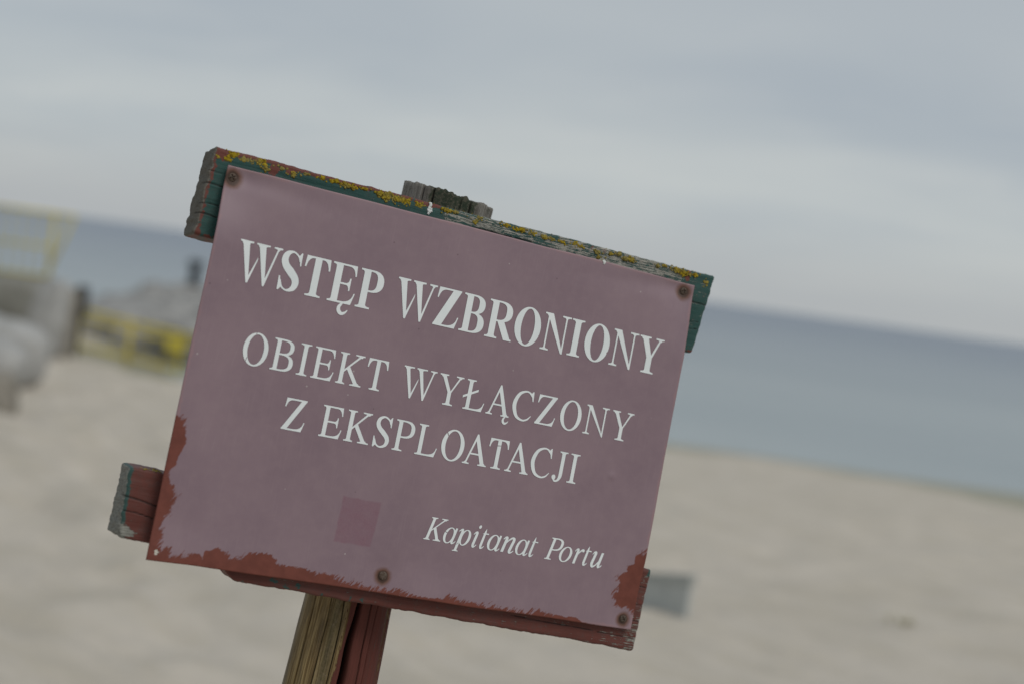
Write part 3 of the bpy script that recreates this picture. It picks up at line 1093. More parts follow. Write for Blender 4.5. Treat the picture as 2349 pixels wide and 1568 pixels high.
GL = {'W': G_W, 'S': G_S, 'T': G_T, 'E,': G_Ew, 'E': G_E, 'P': G_P, 'Z': G_Z, 'B': G_B, 'R': G_R, 'O': G_O, 'N': G_N, 'I': G_I, 'Y': G_Y, 'K': G_K,
      'L': G_L, 'L/': G_Lslash, 'A': G_A, 'A,': G_Aw, 'C': G_C, 'J': G_J}
GI = {'K': G_K, 'P': G_P, 'a': I_a, 'p': I_p, 'i': I_i, 't': I_t, 'n': I_n, 'r': I_r, 'u': I_u, 'o': I_o}

LINES = [
    (0.0963, 0.0446, 0.176, 0.046, 0.0, GL, [('W', -270.5, -222.1), ('S', -221.5, -197.6), ('T', -194.7, -165.0), ('E,', -162.7, -131.7), ('P', -129.4, -100.4), ('W', -84.3, -36.0),
     ('Z', -34.1, -3.9), ('B', -1.4, 28.6), ('R', 31.7, 66.3), ('O', 67.6, 101.7), ('N', 104.8, 139.8), ('I', 141.2, 158.2), ('O', 162.0, 196.0), ('N', 199.1, 233.9), ('Y', 235.9, 270.2)]),
    (0.0083, 0.0353, 0.132, 0.054, 0.0, GL, [('O', -243.4, -215.4), ('B', -210.4, -185.5), ('I', -180.1, -167.9), ('E', -163.3, -137.8), ('K', -133.9, -103.7), ('T', -100.1, -75.3),
     ('W', -56.8, -15.9), ('Y', -12.0, 18.2), ('L/', 22.6, 48.7), ('A,', 52.3, 83.2), ('C', 84.4, 110.5), ('Z', 116.5, 142.6), ('O', 148.5, 176.9), ('N', 182.0, 213.2), ('Y', 218.1, 248.0)]),
    (-0.0538, 0.0354, 0.132, 0.054, 0.0, GL, [('Z', -184.2, -158.8), ('E', -140.7, -115.1), ('K', -111.2, -81.5), ('S', -76.9, -57.5), ('P', -52.7, -28.8), ('L', -24.7, 1.6),
     ('O', 6.1, 34.7), ('A', 35.3, 66.1), ('T', 65.5, 91.0), ('A', 90.2, 121.1), ('C', 122.2, 148.5), ('J', 152.8, 169.2), ('I', 173.5, 185.8)]),
    (-0.1482, 0.0266, 0.128, 0.056, 0.23, GI, [('K', 7.1, 33.5), ('a', 30.9, 47.6), ('p', 44.8, 65.3), ('i', 67.9, 76.7), ('t', 77.9, 87.5), ('a', 87.3, 104.4), ('n', 105.7, 122.5),
     ('a', 124.1, 141.3), ('t', 142.6, 152.5), ('P', 163.8, 186.4), ('o', 182.9, 199.8), ('r', 202.1, 215.9), ('t', 215.7, 225.6), ('u', 226.6, 242.8)])]

m_let, nt, b = new_mat('white_vinyl')
o_ = OBJV(nt)
n1 = NOISE(nt, o_, 30, 4, 0.6)
n2 = NOISE(nt, o_, 700, 3, 0.6)
lc = MIX(nt, RAMP(nt, n1, 0.3, 0.7), c4(0.71, 0.755, 0.755), c4(0.77, 0.80, 0.80))
lc = MIX(nt, MATH(nt, 'MULTIPLY', RAMP(nt, n2, 0.60, 0.8), 0.25), lc, c4(0.62, 0.62, 0.60))
sset(nt, b, 'Base Color', lc)
sset(nt, b, 'Roughness', 0.5)
sset(nt, b, 'Specular IOR Level', 0.3)


def seg_cut(za, p, q, wd):
    a = za(*p); c = za(*q)
    d = (c - a) / np.linalg.norm(c - a)
    nn = np.array([-d[1], d[0]]) * wd / 2
    return [a + nn, c + nn * 0.6, c - nn * 0.6, a - nn]


zA = zoom(560, 820, 600 / 2349); zD = zoom(1050, 900, 600 / 2349); zB = zoom(1100, 680, 600 / 2349); zE = zoom(1000, 1250, 600 / 2349)
NICKS = [seg_cut(zA, (325, 40), (310, 80), 0.0007), seg_cut(zA, (222, 280), (180, 370), 0.0007), seg_cut(zD, (262, 700), (276, 745), 0.0012),
         seg_cut(zD, (745, 832), (795, 834), 0.0010), seg_cut(zB, (1625, 800), (1645, 770), 0.0022), seg_cut(zB, (955, 630), (975, 615), 0.0012),
         seg_cut(zE, (415, 288), (460, 312), 0.0010), seg_cut(zE, (545, 425), (565, 408), 0.0006)]


def glyph_mesh(polys, extra):
    vs2, fs, sign = [], [], []
    for sg, P in polys + [(0, e) for e in extra]:
        P = [tuple(q) for q in P]
        Q = [P[0]]
        for q in P[1:]:
            if math.hypot(q[0] - Q[-1][0], q[1] - Q[-1][1]) > 1e-5: Q.append(q)
        if math.hypot(Q[0][0] - Q[-1][0], Q[0][1] - Q[-1][1]) < 1e-5: Q.pop()
        if len(Q) < 3: continue
        ar = sum(Q[i][0] * Q[(i + 1) % len(Q)][1] - Q[(i + 1) % len(Q)][0] * Q[i][1] for i in range(len(Q)))
        if abs(ar) < 1e-7: continue
        if ar < 0: Q = Q[::-1]
        fs.append(list(range(len(vs2), len(vs2) + len(Q))))
        vs2 += [Vector(q) for q in Q]
        sign.append(sg)
    loops = [np.array([vs2[i] for i in f_]) for f_ in fs]
    eds = [(f_[i], f_[(i + 1) % len(f_)]) for f_ in fs for i in range(len(f_))]
    r = delaunay_2d_cdt(vs2, eds, [], 0, 1e-6, True)
    ov, of = r[0], [list(f_) for f_ in r[2]]
    O = np.array([tuple(q) for q in ov])
    cen_ = np.array([O[f_].mean(0) for f_ in of])
    state = np.zeros(len(of), int)
    for sg, Lp in zip(sign, loops):                    # later shapes win: strokes add, counters cut
        ins = np.zeros(len(of), bool)
        for i in range(len(Lp)):
            a = Lp[i]; c = Lp[(i + 1) % len(Lp)]
            if a[1] == c[1]: continue
            cond = (a[1] > cen_[:, 1]) != (c[1] > cen_[:, 1])
            ins ^= cond & (cen_[:, 0] < a[0] + (cen_[:, 1] - a[1]) * (c[0] - a[0]) / (c[1] - a[1]))
        state[ins] = sg
    return ov, [f_ for f_, k in zip(of, state) if k]


for (v0, cap, st, th, sh, table, items) in LINES:
    for ch, ua, ub in items:
        ua /= 1000; ub /= 1000
        w = (ub - ua) / cap
        polys = table[ch](w if table is GL else max(w - sh * 0.75, 0.3), st, th)
        polys = [(s, [(x + sh * y, y) for x, y in P]) for s, P in polys]
        pos = [(x, y) for s, P in polys if s for x, y in P]
        x0 = min(q[0] for q in pos); x1 = max(q[0] for q in pos)
        if ch in ('L/', 'C'): x0, x1 = 0.0, w
        kx = (ub - ua) / (x1 - x0)
        polys = [(s, [((x - x0) * kx / cap, y) for x, y in P]) for s, P in polys]
        ex = []
        for e in NICKS:
            e2 = [((q[0] - ua) / cap, (q[1] - v0) / cap) for q in e]
            cx_ = sum(q[0] for q in e2) / 4; cy_ = sum(q[1] for q in e2) / 4
            if -.2 < cx_ < w + .2 and -.4 < cy_ < 1.2: ex.append(e2)
        ov, of = glyph_mesh(polys, ex)
        uu = np.array([ua + q[0] * cap for q in ov]); vv = np.array([v0 + q[1] * cap for q in ov])
        ww = plate_w(uu, vv) + 0.00045
        lo = mesh_obj('letter', np.stack([uu, vv, ww], -1), of, m_let)
        lo.parent = plate

# ------------------------------------------------------------------ boards
def paint_mat(name, colA, colA2, colB, wood, wood2, streak, seed=0.0):
    """paint A over paint B over grey wood; attributes bare / under say where which shows"""
    m, nt, b = new_mat(name)
    o_ = MAPV(nt, OBJV(nt), (1, 1, 1), (0, 0, 0), (seed, seed * .7, 0))
    gs = NOISE(nt, MAPV(nt, o_, streak), 1.0, 6, 0.68, 0.5)
    gf = NOISE(nt, MAPV(nt, o_, tuple(x * 2.7 for x in streak)), 1.0, 4, 0.65, 0.2)
    bl = NOISE(nt, o_, 140.0, 5, 0.65, 0.6)
    lo = NOISE(nt, o_, 18.0, 4, 0.6)
    pa = MIX(nt, RAMP(nt, lo, 0.3, 0.7), c4(*colA), c4(*colA2))
    pa = MIX(nt, MATH(nt, 'MULTIPLY', RAMP(nt, gf, 0.5, 0.8), 0.5), pa, c4(*[x * 0.45 for x in colA]))
    gy_ = sum(colA) / 3
    pa = MIX(nt, MATH(nt, 'MULTIPLY', RAMP(nt, MATH(nt, 'ADD', MATH(nt, 'MULTIPLY', bl, 0.6), MATH(nt, 'MULTIPLY', lo, 0.4)), 0.42, 0.62), 0.55), pa, c4(colA[0] * .45 + gy_ * .62, colA[1] * .45 + gy_ * .58, colA[2] * .45 + gy_ * .52))
    um = RAMP(nt, MATH(nt, 'ADD', ATTR(nt, 'under'), MATH(nt, 'MULTIPLY', MATH(nt, 'SUBTRACT', bl, 0.5), 1.3)), 0.46, 0.54)
    pb = MIX(nt, RAMP(nt, gf, 0.35, 0.75), c4(*colB), c4(*[x * 0.7 for x in colB]))
    cc = MIX(nt, um, pa, pb)
    wc = MIX(nt, RAMP(nt, gs, 0.32, 0.68), c4(*wood), c4(*wood2))
    wc = MIX(nt, MATH(nt, 'MULTIPLY', RAMP(nt, gf, 0.48, 0.62), 0.75), wc, c4(*[x * 0.28 for x in wood]))
    bmask = RAMP(nt, MATH(nt, 'ADD', ATTR(nt, 'bare'), MATH(nt, 'ADD', MATH(nt, 'MULTIPLY', MATH(nt, 'SUBTRACT', gs, 0.5), 1.7), MATH(nt, 'MULTIPLY', MATH(nt, 'SUBTRACT', bl, 0.5), 0.9))), 0.45, 0.55)
    cc = MIX(nt, bmask, cc, wc)
    ec = MIX(nt, RAMP(nt, gf, 0.3, 0.7), c4(*[x * 0.38 for x in wood]), c4(*[x * 0.75 for x in wood]))
    cc = MIX(nt, ATTR(nt, 'endg'), cc, ec)
    # splits in the wood are coloured near black
    cc = MIX(nt, MATH(nt, 'MULTIPLY', ATTR(nt, 'crack'), 0.85), cc, c4(0.012, 0.010, 0.009))
    sset(nt, b, 'Base Color', cc)
    sset(nt, b, 'Roughness', MATH(nt, 'ADD', 0.55, MATH(nt, 'MULTIPLY', bmask, 0.35)))
    sset(nt, b, 'Specular IOR Level', 0.25)
    h = MATH(nt, 'ADD', MATH(nt, 'MULTIPLY', bmask, -0.6), MATH(nt, 'ADD', MATH(nt, 'MULTIPLY', gs, 0.7), MATH(nt, 'MULTIPLY', bl, 0.4)))
    sset(nt, b, 'Normal', BUMP(nt, h, 0.7, 0.0011))
    return m


def box_grids(L, H, T, step, rnd):
    """six gridded faces of a box L x H x T (x, y, z from 0), corners rounded; returns verts, quads, face code"""
    vs3, fs, code = [], [], []
    n = [max(2, int(round(d / step))) for d in (L, H, T)]
    base = 0
    for ax, side in ((2, 1), (2, 0), (1, 1), (1, 0), (0, 0), (0, 1)):
        a1, a2 = [k for k in range(3) if k != ax]
        g1 = np.linspace(0, (L, H, T)[a1], n[a1] + 1); g2 = np.linspace(0, (L, H, T)[a2], n[a2] + 1)
        if ax == 2 and side == 0:
            g1 = np.linspace(0, L, n[0] + 1); g2 = np.linspace(0, H, n[1] + 1)
        A, B = np.meshgrid(g1, g2)
        P = np.zeros(A.shape + (3,))
        P[..., a1] = A; P[..., a2] = B; P[..., ax] = side * (L, H, T)[ax]
        idx = np.arange(A.size).reshape(A.shape) + base
        q = np.stack([idx[:-1, :-1], idx[:-1, 1:], idx[1:, 1:], idx[1:, :-1]], -1).reshape(-1, 4)
        # outward winding
        outward = {(2, 1): False, (2, 0): True, (1, 1): True, (1, 0): False, (0, 1): False, (0, 0): True}[(ax, side)]
        if outward: q = q[:, ::-1]
        vs3.append(P.reshape(-1, 3)); fs.append(q); code += [(ax, side)] * A.size
        base += A.size
    P = np.vstack(vs3); Q = np.vstack(fs)
    S = np.array([L, H, T])
    inner = np.clip(P, rnd, S - rnd)
    d = P - inner
    l = np.linalg.norm(d, axis=1, keepdims=True)
    P = np.where(l > 1e-9, inner + rnd * d / np.maximum(l, 1e-9), P)
    return P, Q, np.array([c[0] * 2 + c[1] for c in code])


def crack_depth(u, v, cracks):
    m = np.zeros(u.shape)
    for (pts, wd) in cracks:
        for a, c in zip(pts[:-1], pts[1:]):
            a = np.asarray(a); c = np.asarray(c); e = c - a
            t = np.clip(((u - a[0]) * e[0] + (v - a[1]) * e[1]) / max(e @ e, 1e-12), 0, 1)
            jit = 0.0007 * fbm(u * 90, v * 90, 3, 2)
            d = np.hypot(u - a[0] - t * e[0] + jit, v - a[1] - t * e[1] + jit)
            m = np.maximum(m, np.exp(-(d / wd) ** 2))
    return m


def board(name, corners, wf, T, cracks, seed, step=0.0010, bottom_fn=None, endrough=0.0025, skew=0.001):
    """corners: bl, br, tr, tl of the front face in plate coordinates; front at depth wf"""
    bl, br, tr, tl = [np.asarray(c) for c in corners]
    L = np.linalg.norm(br - bl); H = np.linalg.norm(tl - bl)
    P, Q, code = box_grids(L, H, T, step, 0.0035)
    s = P[:, 0] / L; t = P[:, 1] / H; z = P[:, 2]
    uvp = ((1 - s) * (1 - t))[:, None] * bl + (s * (1 - t))[:, None] * br + (s * t)[:, None] * tr + ((1 - s) * t)[:, None] * tl
    u = uvp[:, 0].copy(); v = uvp[:, 1].copy(); w = wf - T + z
    if bottom_fn is not None:
        lift = bottom_fn(u)
        v += lift * sstep(0.45, 0.0, t)
    # weathering: long grooves on the faces, ragged edges, rough end grain
    gro = fbm(u * 9, v * 230, seed, 4)
    w += 0.0005 * gro * sstep(0.3, 1, z / T) + 0.0012 * fbm(u * 22, v * 30, seed + 9, 3)
    top = sstep(0.75, 1.0, t); bot = sstep(0.25, 0.0, t)
    v += (top + bot) * (0.0019 * fbm(u * 60 + 5, w * 40, seed + 3, 5) + 0.0006 * fbm(u * 9, w * 9, seed + 4, 2))
    en = sstep(0.02, 0.0, s * L) + 0.45 * sstep(0.02, 0.0, (1 - s) * L)
    u += en * (endrough * fbm(v * 150, w * 60, seed + 6, 4) + 0.0012 * fbm(v * 28, w * 20, seed + 8, 2))
    u -= skew * (1 - t) * (1 - z / T) * sstep(0.03, 0.0, s * L)
    ck = crack_depth(u, v, cracks) * sstep(0.5, 0.95, z / T)
    w -= 0.0020 * ck
    return dict(u=u, v=v, w=w, s=s, t=t, z=z, L=L, H=H, T=T, Q=Q, code=code, ck=ck, bl=bl, br=br, tr=tr, tl=tl)


def finish_board(name, B, mat, bare, under, endg):
    o = mesh_obj(name, np.stack([B['u'], B['v'], B['w']], -1), B['Q'], mat, None, True, {'bare': bare, 'under': under, 'endg': endg, 'crack': np.clip(B['ck'] * 1.4, 0, 1)})
    return adopt(o)


WF1 = -0.0125
z2 = zoom(420, 330, 600 / 2349, WF1); z3 = zoom(920, 420, 600 / 2349, WF1); z4 = zoom(1400, 600, 500 / 2240, WF1)
cr_u = [([z2(310, 470), z2(420, 505), z2(540, 545)], 0.00060), ([z2(300, 690), z2(400, 702), z2(500, 722)], 0.00045), ([z2(280, 780), z2(360, 800), z2(480, 838)], 0.00068),
        ([z2(390, 365), z2(470, 395), z2(560, 418)], 0.00038), ([z4(1480, 690), z4(1560, 712), z4(1660, 752)], 0.00068), ([z4(1430, 905), z4(1560, 920)], 0.00038), ([z4(1420, 985), z4(1570, 1005)], 0.00038),
        ([z3(1000, 590), z3(1180, 620), z3(1400, 680)], 0.00090), ([z3(1440, 690), z3(1600, 725)], 0.00060)]
tlc = z2(455, 138); blc = z2(238, 1000); trc = z4(1742, 408); brc = z4(1480, 1268)
UB = board('upper_board', (blc, brc, trc, tlc), WF1, 0.055, cr_u, 12)
u, v, s, t, code = UB['u'], UB['v'], UB['s'], UB['t'], UB['code']
# picture positions along the board as fractions
sp_ = lambda q: (q[0] - UB['tl'][0]) / (UB['tr'][0] - UB['tl'][0])
s_mid = sp_(z3(735, 430))
front = (code == 5)
dist_top = (1 - t) * UB['H']
dist_l = s * UB['L']
bare = 0.13 + 0.40 * sstep(s_mid - 0.012, s_mid + 0.02, s) * sstep(0.060, 0.004, dist_top * 0.6) - 0.06 * sstep(s_mid + .1, s_mid + .16, s) * sstep(s_mid + .24, s_mid + .18, s)
bare = bare + 0.12 * sstep(0.80, 1.0, s) * sstep(0.3, 0.0, t)
bare = np.where(s > 0.93, np.minimum(bare, 0.26 + 0.3 * sstep(.45, 0.02, t)), bare)
bare = np.where(code == 0, 0.98, bare)                       # sawn left end
bare = np.maximum(bare, sstep(0.004, 0.0008, dist_l) * 0.98)
bare = np.where(code == 1, 0.80, bare)
under = 0.02 + 0.62 * sstep(0.0095, 0.003, dist_top) * sstep(s_mid + 0.01, s_mid - 0.01, s) + 0.60 * sstep(0.0105, 0.004, dist_l) + 0.5 * sstep(0.008, 0.002, t * UB['H'])
for zz, q, r in ((z2, (545, 195), 0.009), (z2, (1040, 360), 0.007), (z2, (1200, 365), 0.006), (z2, (500, 170), 0.006), (z4, (360, 100), 0.003), (z4, (755, 205), 0.0035), (z4, (1430, 420), 0.004),
                 (z4, (505, 130), 0.003), (z4, (1455, 350), 0.003)):
    c_ = zz(*q)
    under = np.maximum(under, 0.95 * np.exp(-((u - c_[0]) ** 2 + ((v - c_[1]) * 0.7) ** 2) / r ** 2))
m_ub = paint_mat('green_flaking_paint', (0.019, 0.064, 0.057), (0.029, 0.086, 0.075), (0.150, 0.046, 0.034), (0.20, 0.185, 0.155), (0.42, 0.41, 0.36), (48, 800, 120), 0.0)
upper = finish_board('upper_board', UB, m_ub, bare, under, np.where(code == 0, 1.0, sstep(0.004, 0.001, dist_l)))

WF2 = -0.0090
y5 = zoom(240, 1050, 500 / 1960, WF2); y7 = zoom(1200, 1300, 600 / 2349, WF2); y6 = zoom(640, 1350, 500 / 2184, WF2)
cr_l = [([y5(255, 730), y5(400, 770), y5(600, 840)], 0.00068), ([y5(270, 880), y5(400, 905), y5(560, 960)], 0.00045), ([y7(1540, 640), y7(1660, 668)], 0.00045), ([y7(1500, 815), y7(1620, 838)], 0.00045),
        ([y7(1480, 975), y7(1580, 995)], 0.00045), ([y7(300, 920), y7(700, 1000), y7(1100, 1070)], 0.00045), ([y7(1150, 1090), y7(1500, 1150)], 0.00045)]
tlc = y5(325, 448); trc = y7(1684, 478)
brc = y7(1500, 1275)
bdir = uv(1380, 1479, WF2) - uv(560, 1336, WF2); bdir /= np.linalg.norm(bdir)
b0 = uv(560, 1336, WF2)
hl = y5(258, 1010)
blc = b0 + bdir * ((hl[0] - b0[0]) / bdir[0])
u_c0 = uv(500, 1300, WF2)[0]; u_c1 = uv(545, 1330, WF2)[0]
need = y5(420, 1185)
lift0 = need[1] - (b0[1] + bdir[1] * (need[0] - b0[0]) / bdir[0])
LB = board('lower_board', (blc, brc, trc, tlc), WF2, 0.052, cr_l, 33, bottom_fn=lambda uu: lift0 * sstep(u_c1, u_c0 - .012, uu), skew=0.0075)
u, v, s, t, code = LB['u'], LB['v'], LB['s'], LB['t'], LB['code']
dist_l = s * LB['L']; dist_r = (1 - s) * LB['L']
bare = 0.15 + 0.10 * sstep(0.10, 0.0, dist_r) + 0.16 * sstep(0.04, 0.0, dist_r) * sstep(.6, .1, t) + 0.05 * sstep(0.3, .8, s)
bare = np.where(code == 0, 0.97, bare)
bare = np.maximum(bare, 0.9 * sstep(0.026, 0.008, np.hypot(dist_l, (t * LB['H'] - 0.018) * 0.8)))
bare = np.where(code == 1, 0.75, bare)
under = 0.03 + 0.75 * sstep(0.0075, 0.003, dist_l) + 0.20 * sstep(0.10, 0.0, dist_r) + 0.33 * sstep(0.006, 0.001, t * LB['H']) * (0.4 + 0.6 * sstep(.5, .2, s))
for q, r in (((190, 420), 0.010), ((460, 500), 0.007), ((330, 520), 0.008), ((1030, 640), 0.007), ((1160, 655), 0.005), ((720, 590), 0.004)):
    c_ = y6(*q)
    under = np.maximum(under, 0.50 * np.exp(-((u - c_[0]) ** 2 + (v - c_[1]) ** 2) / r ** 2))
c_ = y7(1675, 510); under = np.maximum(under, 0.9 * np.exp(-((u - c_[0]) ** 2 + ((v - c_[1]) * .6) ** 2) / 0.006 ** 2))
m_lb = paint_mat('red_flaking_paint', (0.112, 0.034, 0.026), (0.140, 0.043, 0.033), (0.036, 0.078, 0.070), (0.17, 0.165, 0.145), (0.33, 0.33, 0.29), (40, 620, 120), 3.3)
lower = finish_board('lower_board', LB, m_lb, bare, under, np.where(code == 0, 0.25, 0.0))

# ------------------------------------------------------------------ the post: a split round log
m_post, nt, b = new_mat('weathered_log')
o_ = OBJV(nt)
lg = nt.nodes.new('ShaderNodeAttribute'); lg.attribute_name = 'along'
an = nt.nodes.new('ShaderNodeAttribute'); an.attribute_name = 'around'
cb = nt.nodes.new('ShaderNodeCombineXYZ'); nt.links.new(an.outputs['Fac'], cb.inputs[0]); nt.links.new(lg.outputs['Fac'], cb.inputs[1])
pv = cb.outputs[0]
g1 = NOISE(nt, MAPV(nt, pv, (330, 11, 1)), 1.0, 7, 0.70, 0.9)
g2 = NOISE(nt, MAPV(nt, pv, (900, 34, 1)), 1.0, 5, 0.68, 0.5)
g3 = NOISE(nt, MAPV(nt, pv, (60, 9, 1)), 1.0, 6, 0.65, 1.0)
bl = NOISE(nt, o_, 120.0, 5, 0.65, 0.5)
wood = MIX(nt, RAMP(nt, g1, 0.32, 0.68), c4(0.115, 0.068, 0.022), c4(0.350, 0.255, 0.120))
wood = MIX(nt, MATH(nt, 'MULTIPLY', RAMP(nt, g3, 0.45, 0.68), 0.6), wood, c4(0.105, 0.080, 0.050))
wood = MIX(nt, MATH(nt, 'MULTIPLY', RAMP(nt, g2, 0.56, 0.70), 0.8), wood, c4(0.05, 0.036, 0.022))
gwood = MIX(nt, RAMP(nt, g1, 0.33, 0.66), c4(0.10, 0.088, 0.074), c4(0.25, 0.235, 0.210))
gwood = MIX(nt, MATH(nt, 'MULTIPLY', RAMP(nt, g2, 0.5, 0.68), 0.8), gwood, c4(0.04, 0.034, 0.028))
alg = MATH(nt, 'ADD', ATTR(nt, 'algae'), MATH(nt, 'MULTIPLY', MATH(nt, 'SUBTRACT', bl, 0.5), 1.3))
gwood = MIX(nt, RAMP(nt, alg, 0.36, 0.60, 0.0, 0.95), gwood, MIX(nt, RAMP(nt, NOISE(nt, o_, 230.0, 5, 0.65, 0.8), 0.42, 0.62), c4(0.018, 0.030, 0.016), c4(0.085, 0.078, 0.055)))
wood = MIX(nt, ATTR(nt, 'grey'), wood, gwood)
rd = MIX(nt, RAMP(nt, g1, 0.35, 0.7), c4(0.122, 0.036, 0.027), c4(0.085, 0.027, 0.020))
gn = RAMP(nt, MATH(nt, 'ADD', ATTR(nt, 'green'), MATH(nt, 'MULTIPLY', MATH(nt, 'SUBTRACT', g1, 0.5), 1.4)), 0.46, 0.56)
rd = MIX(nt, gn, rd, c4(0.034, 0.085, 0.078))
pm = RAMP(nt, MATH(nt, 'ADD', ATTR(nt, 'paint'), MATH(nt, 'ADD', MATH(nt, 'MULTIPLY', MATH(nt, 'SUBTRACT', g1, 0.5), 1.1), MATH(nt, 'MULTIPLY', MATH(nt, 'SUBTRACT', bl, 0.5), 0.5))), 0.46, 0.54)
cc = MIX(nt, pm, wood, rd)
cc = MIX(nt, MATH(nt, 'MULTIPLY', ATTR(nt, 'crack'), 0.9), cc, c4(0.012, 0.009, 0.007))
sset(nt, b, 'Base Color', cc)
sset(nt, b, 'Roughness', 0.8)
sset(nt, b, 'Specular IOR Level', 0.25)
sset(nt, b, 'Normal', BUMP(nt, MATH(nt, 'ADD', g1, MATH(nt, 'ADD', MATH(nt, 'MULTIPLY', g2, 0.6), MATH(nt, 'MULTIPLY', pm, 0.5))), 0.8, 0.0016))

# post frame: along the axis (downwards), across, towards the viewer
ax2 = axis
cr2 = np.array([-axis[1], axis[0]])
if cr2[0] < 0: cr2 = -cr2
s_top = float((uv(1031, 452, WP) - pt) @ ax2)
s_low = float((uv(800, 1378, WP) - pt) @ ax2)
s_end = float((uv(757, 1568, WP) - pt) @ ax2)


def half(pa, pb_):
    a = uv(*pa, WP); c = uv(*pb_, WP)
    return abs((c - a) @ cr2) / 2, float(((a + c) / 2 - pt) @ cr2)


r_top, c_top = half((927, 440), (1131, 462))
r_low, c_low = half((705, 1362), (893, 1396))
r_end, c_end = half((650, 1568), (860, 1568))
nA = 520
ss = np.concatenate([np.linspace(s_top, s_low - 0.03, 110), np.linspace(s_low - 0.03, s_end + 0.03, 150)[1:], np.linspace(s_end + 0.03, POST_LEN + 0.35, 60)[1:]])
th_ = np.linspace(0, 2 * math.pi, nA + 1)[:-1]
TH, SS = np.meshgrid(th_, ss)
rad = np.interp(SS, [s_top, s_low, s_end, POST_LEN], [r_top, r_low, r_end, r_end * 1.04])
cen = np.interp(SS, [s_top, s_low, s_end, s_end + 0.3, POST_LEN], [c_top, c_low, c_end, c_end - 0.004, c_end - 0.01])
arc = ((TH - math.pi / 2 - 0.27 + math.pi) % (2 * math.pi) - math.pi) * 0.053                      # 0 facing the viewer, positive to the left
prof = 1 + 0.030 * np.cos(2 * TH + 0.6) + 0.02 * np.sin(3 * TH)
R = rad * (1 + 0.030 * np.cos(2 * TH + 0.6) - 0.03 * math.cos(0.6)) + 0.0010 * fbm(arc * 160, SS * 5, 61, 4) + 0.0014 * fbm(arc * 22, SS * 6, 63, 3)
# long splits: angular offset, width, depth, range along the post
ck = np.zeros(R.shape)
def split(off, wd, dep, s0, s1, slope=0.0, wob=0.004, seed=1):
    global ck, R
    d = np.abs(arc - off - slope * (SS - s0) - wob * fbm(SS * 9, SS * 0, seed, 3))
    m = np.exp(-(d / (wd * (0.55 + 0.45 * np.clip((SS - s0) / 0.1, 0, 1)))) ** 2) * sstep(s0 - .004, s0 + .012, SS) * sstep(s1 + .01, s1 - .02, SS)
    ck = np.maximum(ck, m * min(1.0, dep / 0.006))
    R = R - dep * m
split(-0.0125, 0.0028, 0.028, s_low - 0.05, s_end + 0.5, 0.01, 0.006, 3)
split(0.040, 0.0006, 0.005, s_low - 0.2, s_end + 0.3, 0.02, 0.004, 5)
split(0.022, 0.0006, 0.005, s_low - 0.2, s_end + 0.3, 0.01, 0.005, 7)
split(0.010, 0.0005, 0.005, s_low - 0.2, s_end + 0.2, -0.01, 0.005, 9)
split(-0.027, 0.0007, 0.004, s_low - 0.2, s_end + 0.2, 0.0, 0.005, 11)
split(-0.037, 0.0005, 0.003, s_low - 0.2, s_end + 0.2, 0.0, 0.005, 13)
for k_, off in enumerate((0.058, 0.034, 0.020, 0.004, -0.012, -0.026, -0.036, -0.052, -0.07)):
    split(off, 0.0005 + 0.0005 * (k_ % 3), 0.0008 + 0.0018 * ((k_ * 7) % 3), s_top - 0.02, s_top + 0.16 + 0.02 * (k_ % 4), 0.01, 0.003, 20 + k_)
# ragged top
Sx = SS + sstep(s_top + 0.03, s_top, SS) * (0.0042 * fbm(arc * 120, arc * 0 + 3, 81, 4) + 0.012 * np.sin(TH * 1.0 + 0.3) * 0.4)
pu = pt[0] + ax2[0] * Sx + cr2[0] * (cen + R * np.cos(TH))
pv_ = pt[1] + ax2[1] * Sx + cr2[1] * (cen + R * np.cos(TH))
pw = WP + R * np.sin(TH)
VV = np.stack([pu, pv_, pw], -1).reshape(-1, 3)
n_s = len(ss)
idx = np.arange(n_s * nA).reshape(n_s, nA)
nxt = np.roll(idx, -1, axis=1)
quads = np.stack([idx[:-1], idx[1:], nxt[1:], nxt[:-1]], -1).reshape(-1, 4)
# end grain: rings shrinking to the pith
rings = [VV.reshape(n_s, nA, 3)[0]]
cpt = rings[0].mean(0)
extra_v, extra_q = [], []
prev = idx[0]
cnt = n_s * nA
for k_ in range(1, 9):
    f_ = 1 - k_ / 8.4
    rg = cpt + (rings[0] - cpt) * f_
    rg = rg - np.array([ax2[0], ax2[1], 0]) * (0.003 * fbm(th_ * 3, th_ * 0 + k_, 83, 3))[:, None]
    ids = np.arange(nA) + cnt; cnt += nA
    extra_v.append(rg)
    extra_q.append(np.stack([prev, np.roll(prev, -1), np.roll(ids, -1), ids], -1))
    prev = ids
VV = np.vstack([VV] + extra_v)
allq = [tuple(q) for q in np.vstack([quads] + extra_q)] + [tuple(prev)]
ncap = 8 * nA
padc = lambda a_, val: np.concatenate([a_.reshape(-1), np.full(ncap, val)])
paint = np.where(SS > s_low - 0.25, 0.02 + 0.93 * sstep(0.012, -0.008, arc + 0.004 * fbm(SS * 14, arc * 40, 77, 3)), 0.05)
paint = paint + 0.35 * sstep(s_top + 0.10, s_top, SS) * sstep(-0.045, -0.062, arc)
paint = np.where((arc < -0.060) & (arc > -0.075) & (SS > s_low - .25), 0.55, paint)
green = 0.02 + 0.38 * sstep(-0.036, -0.046, arc) * sstep(-0.075, -0.060, arc)
grey = sstep(s_top + 0.22, s_top + 0.15, SS) + 0.55 * sstep(0.055, 0.075, arc) + 0.55 * np.exp(-((arc - 0.014) / 0.008) ** 2)
algae = 0.20 + 0.55 * sstep(0.036, 0.02, np.abs(arc + 0.004)) + 0.12 * sstep(s_top + .03, s_top, SS)
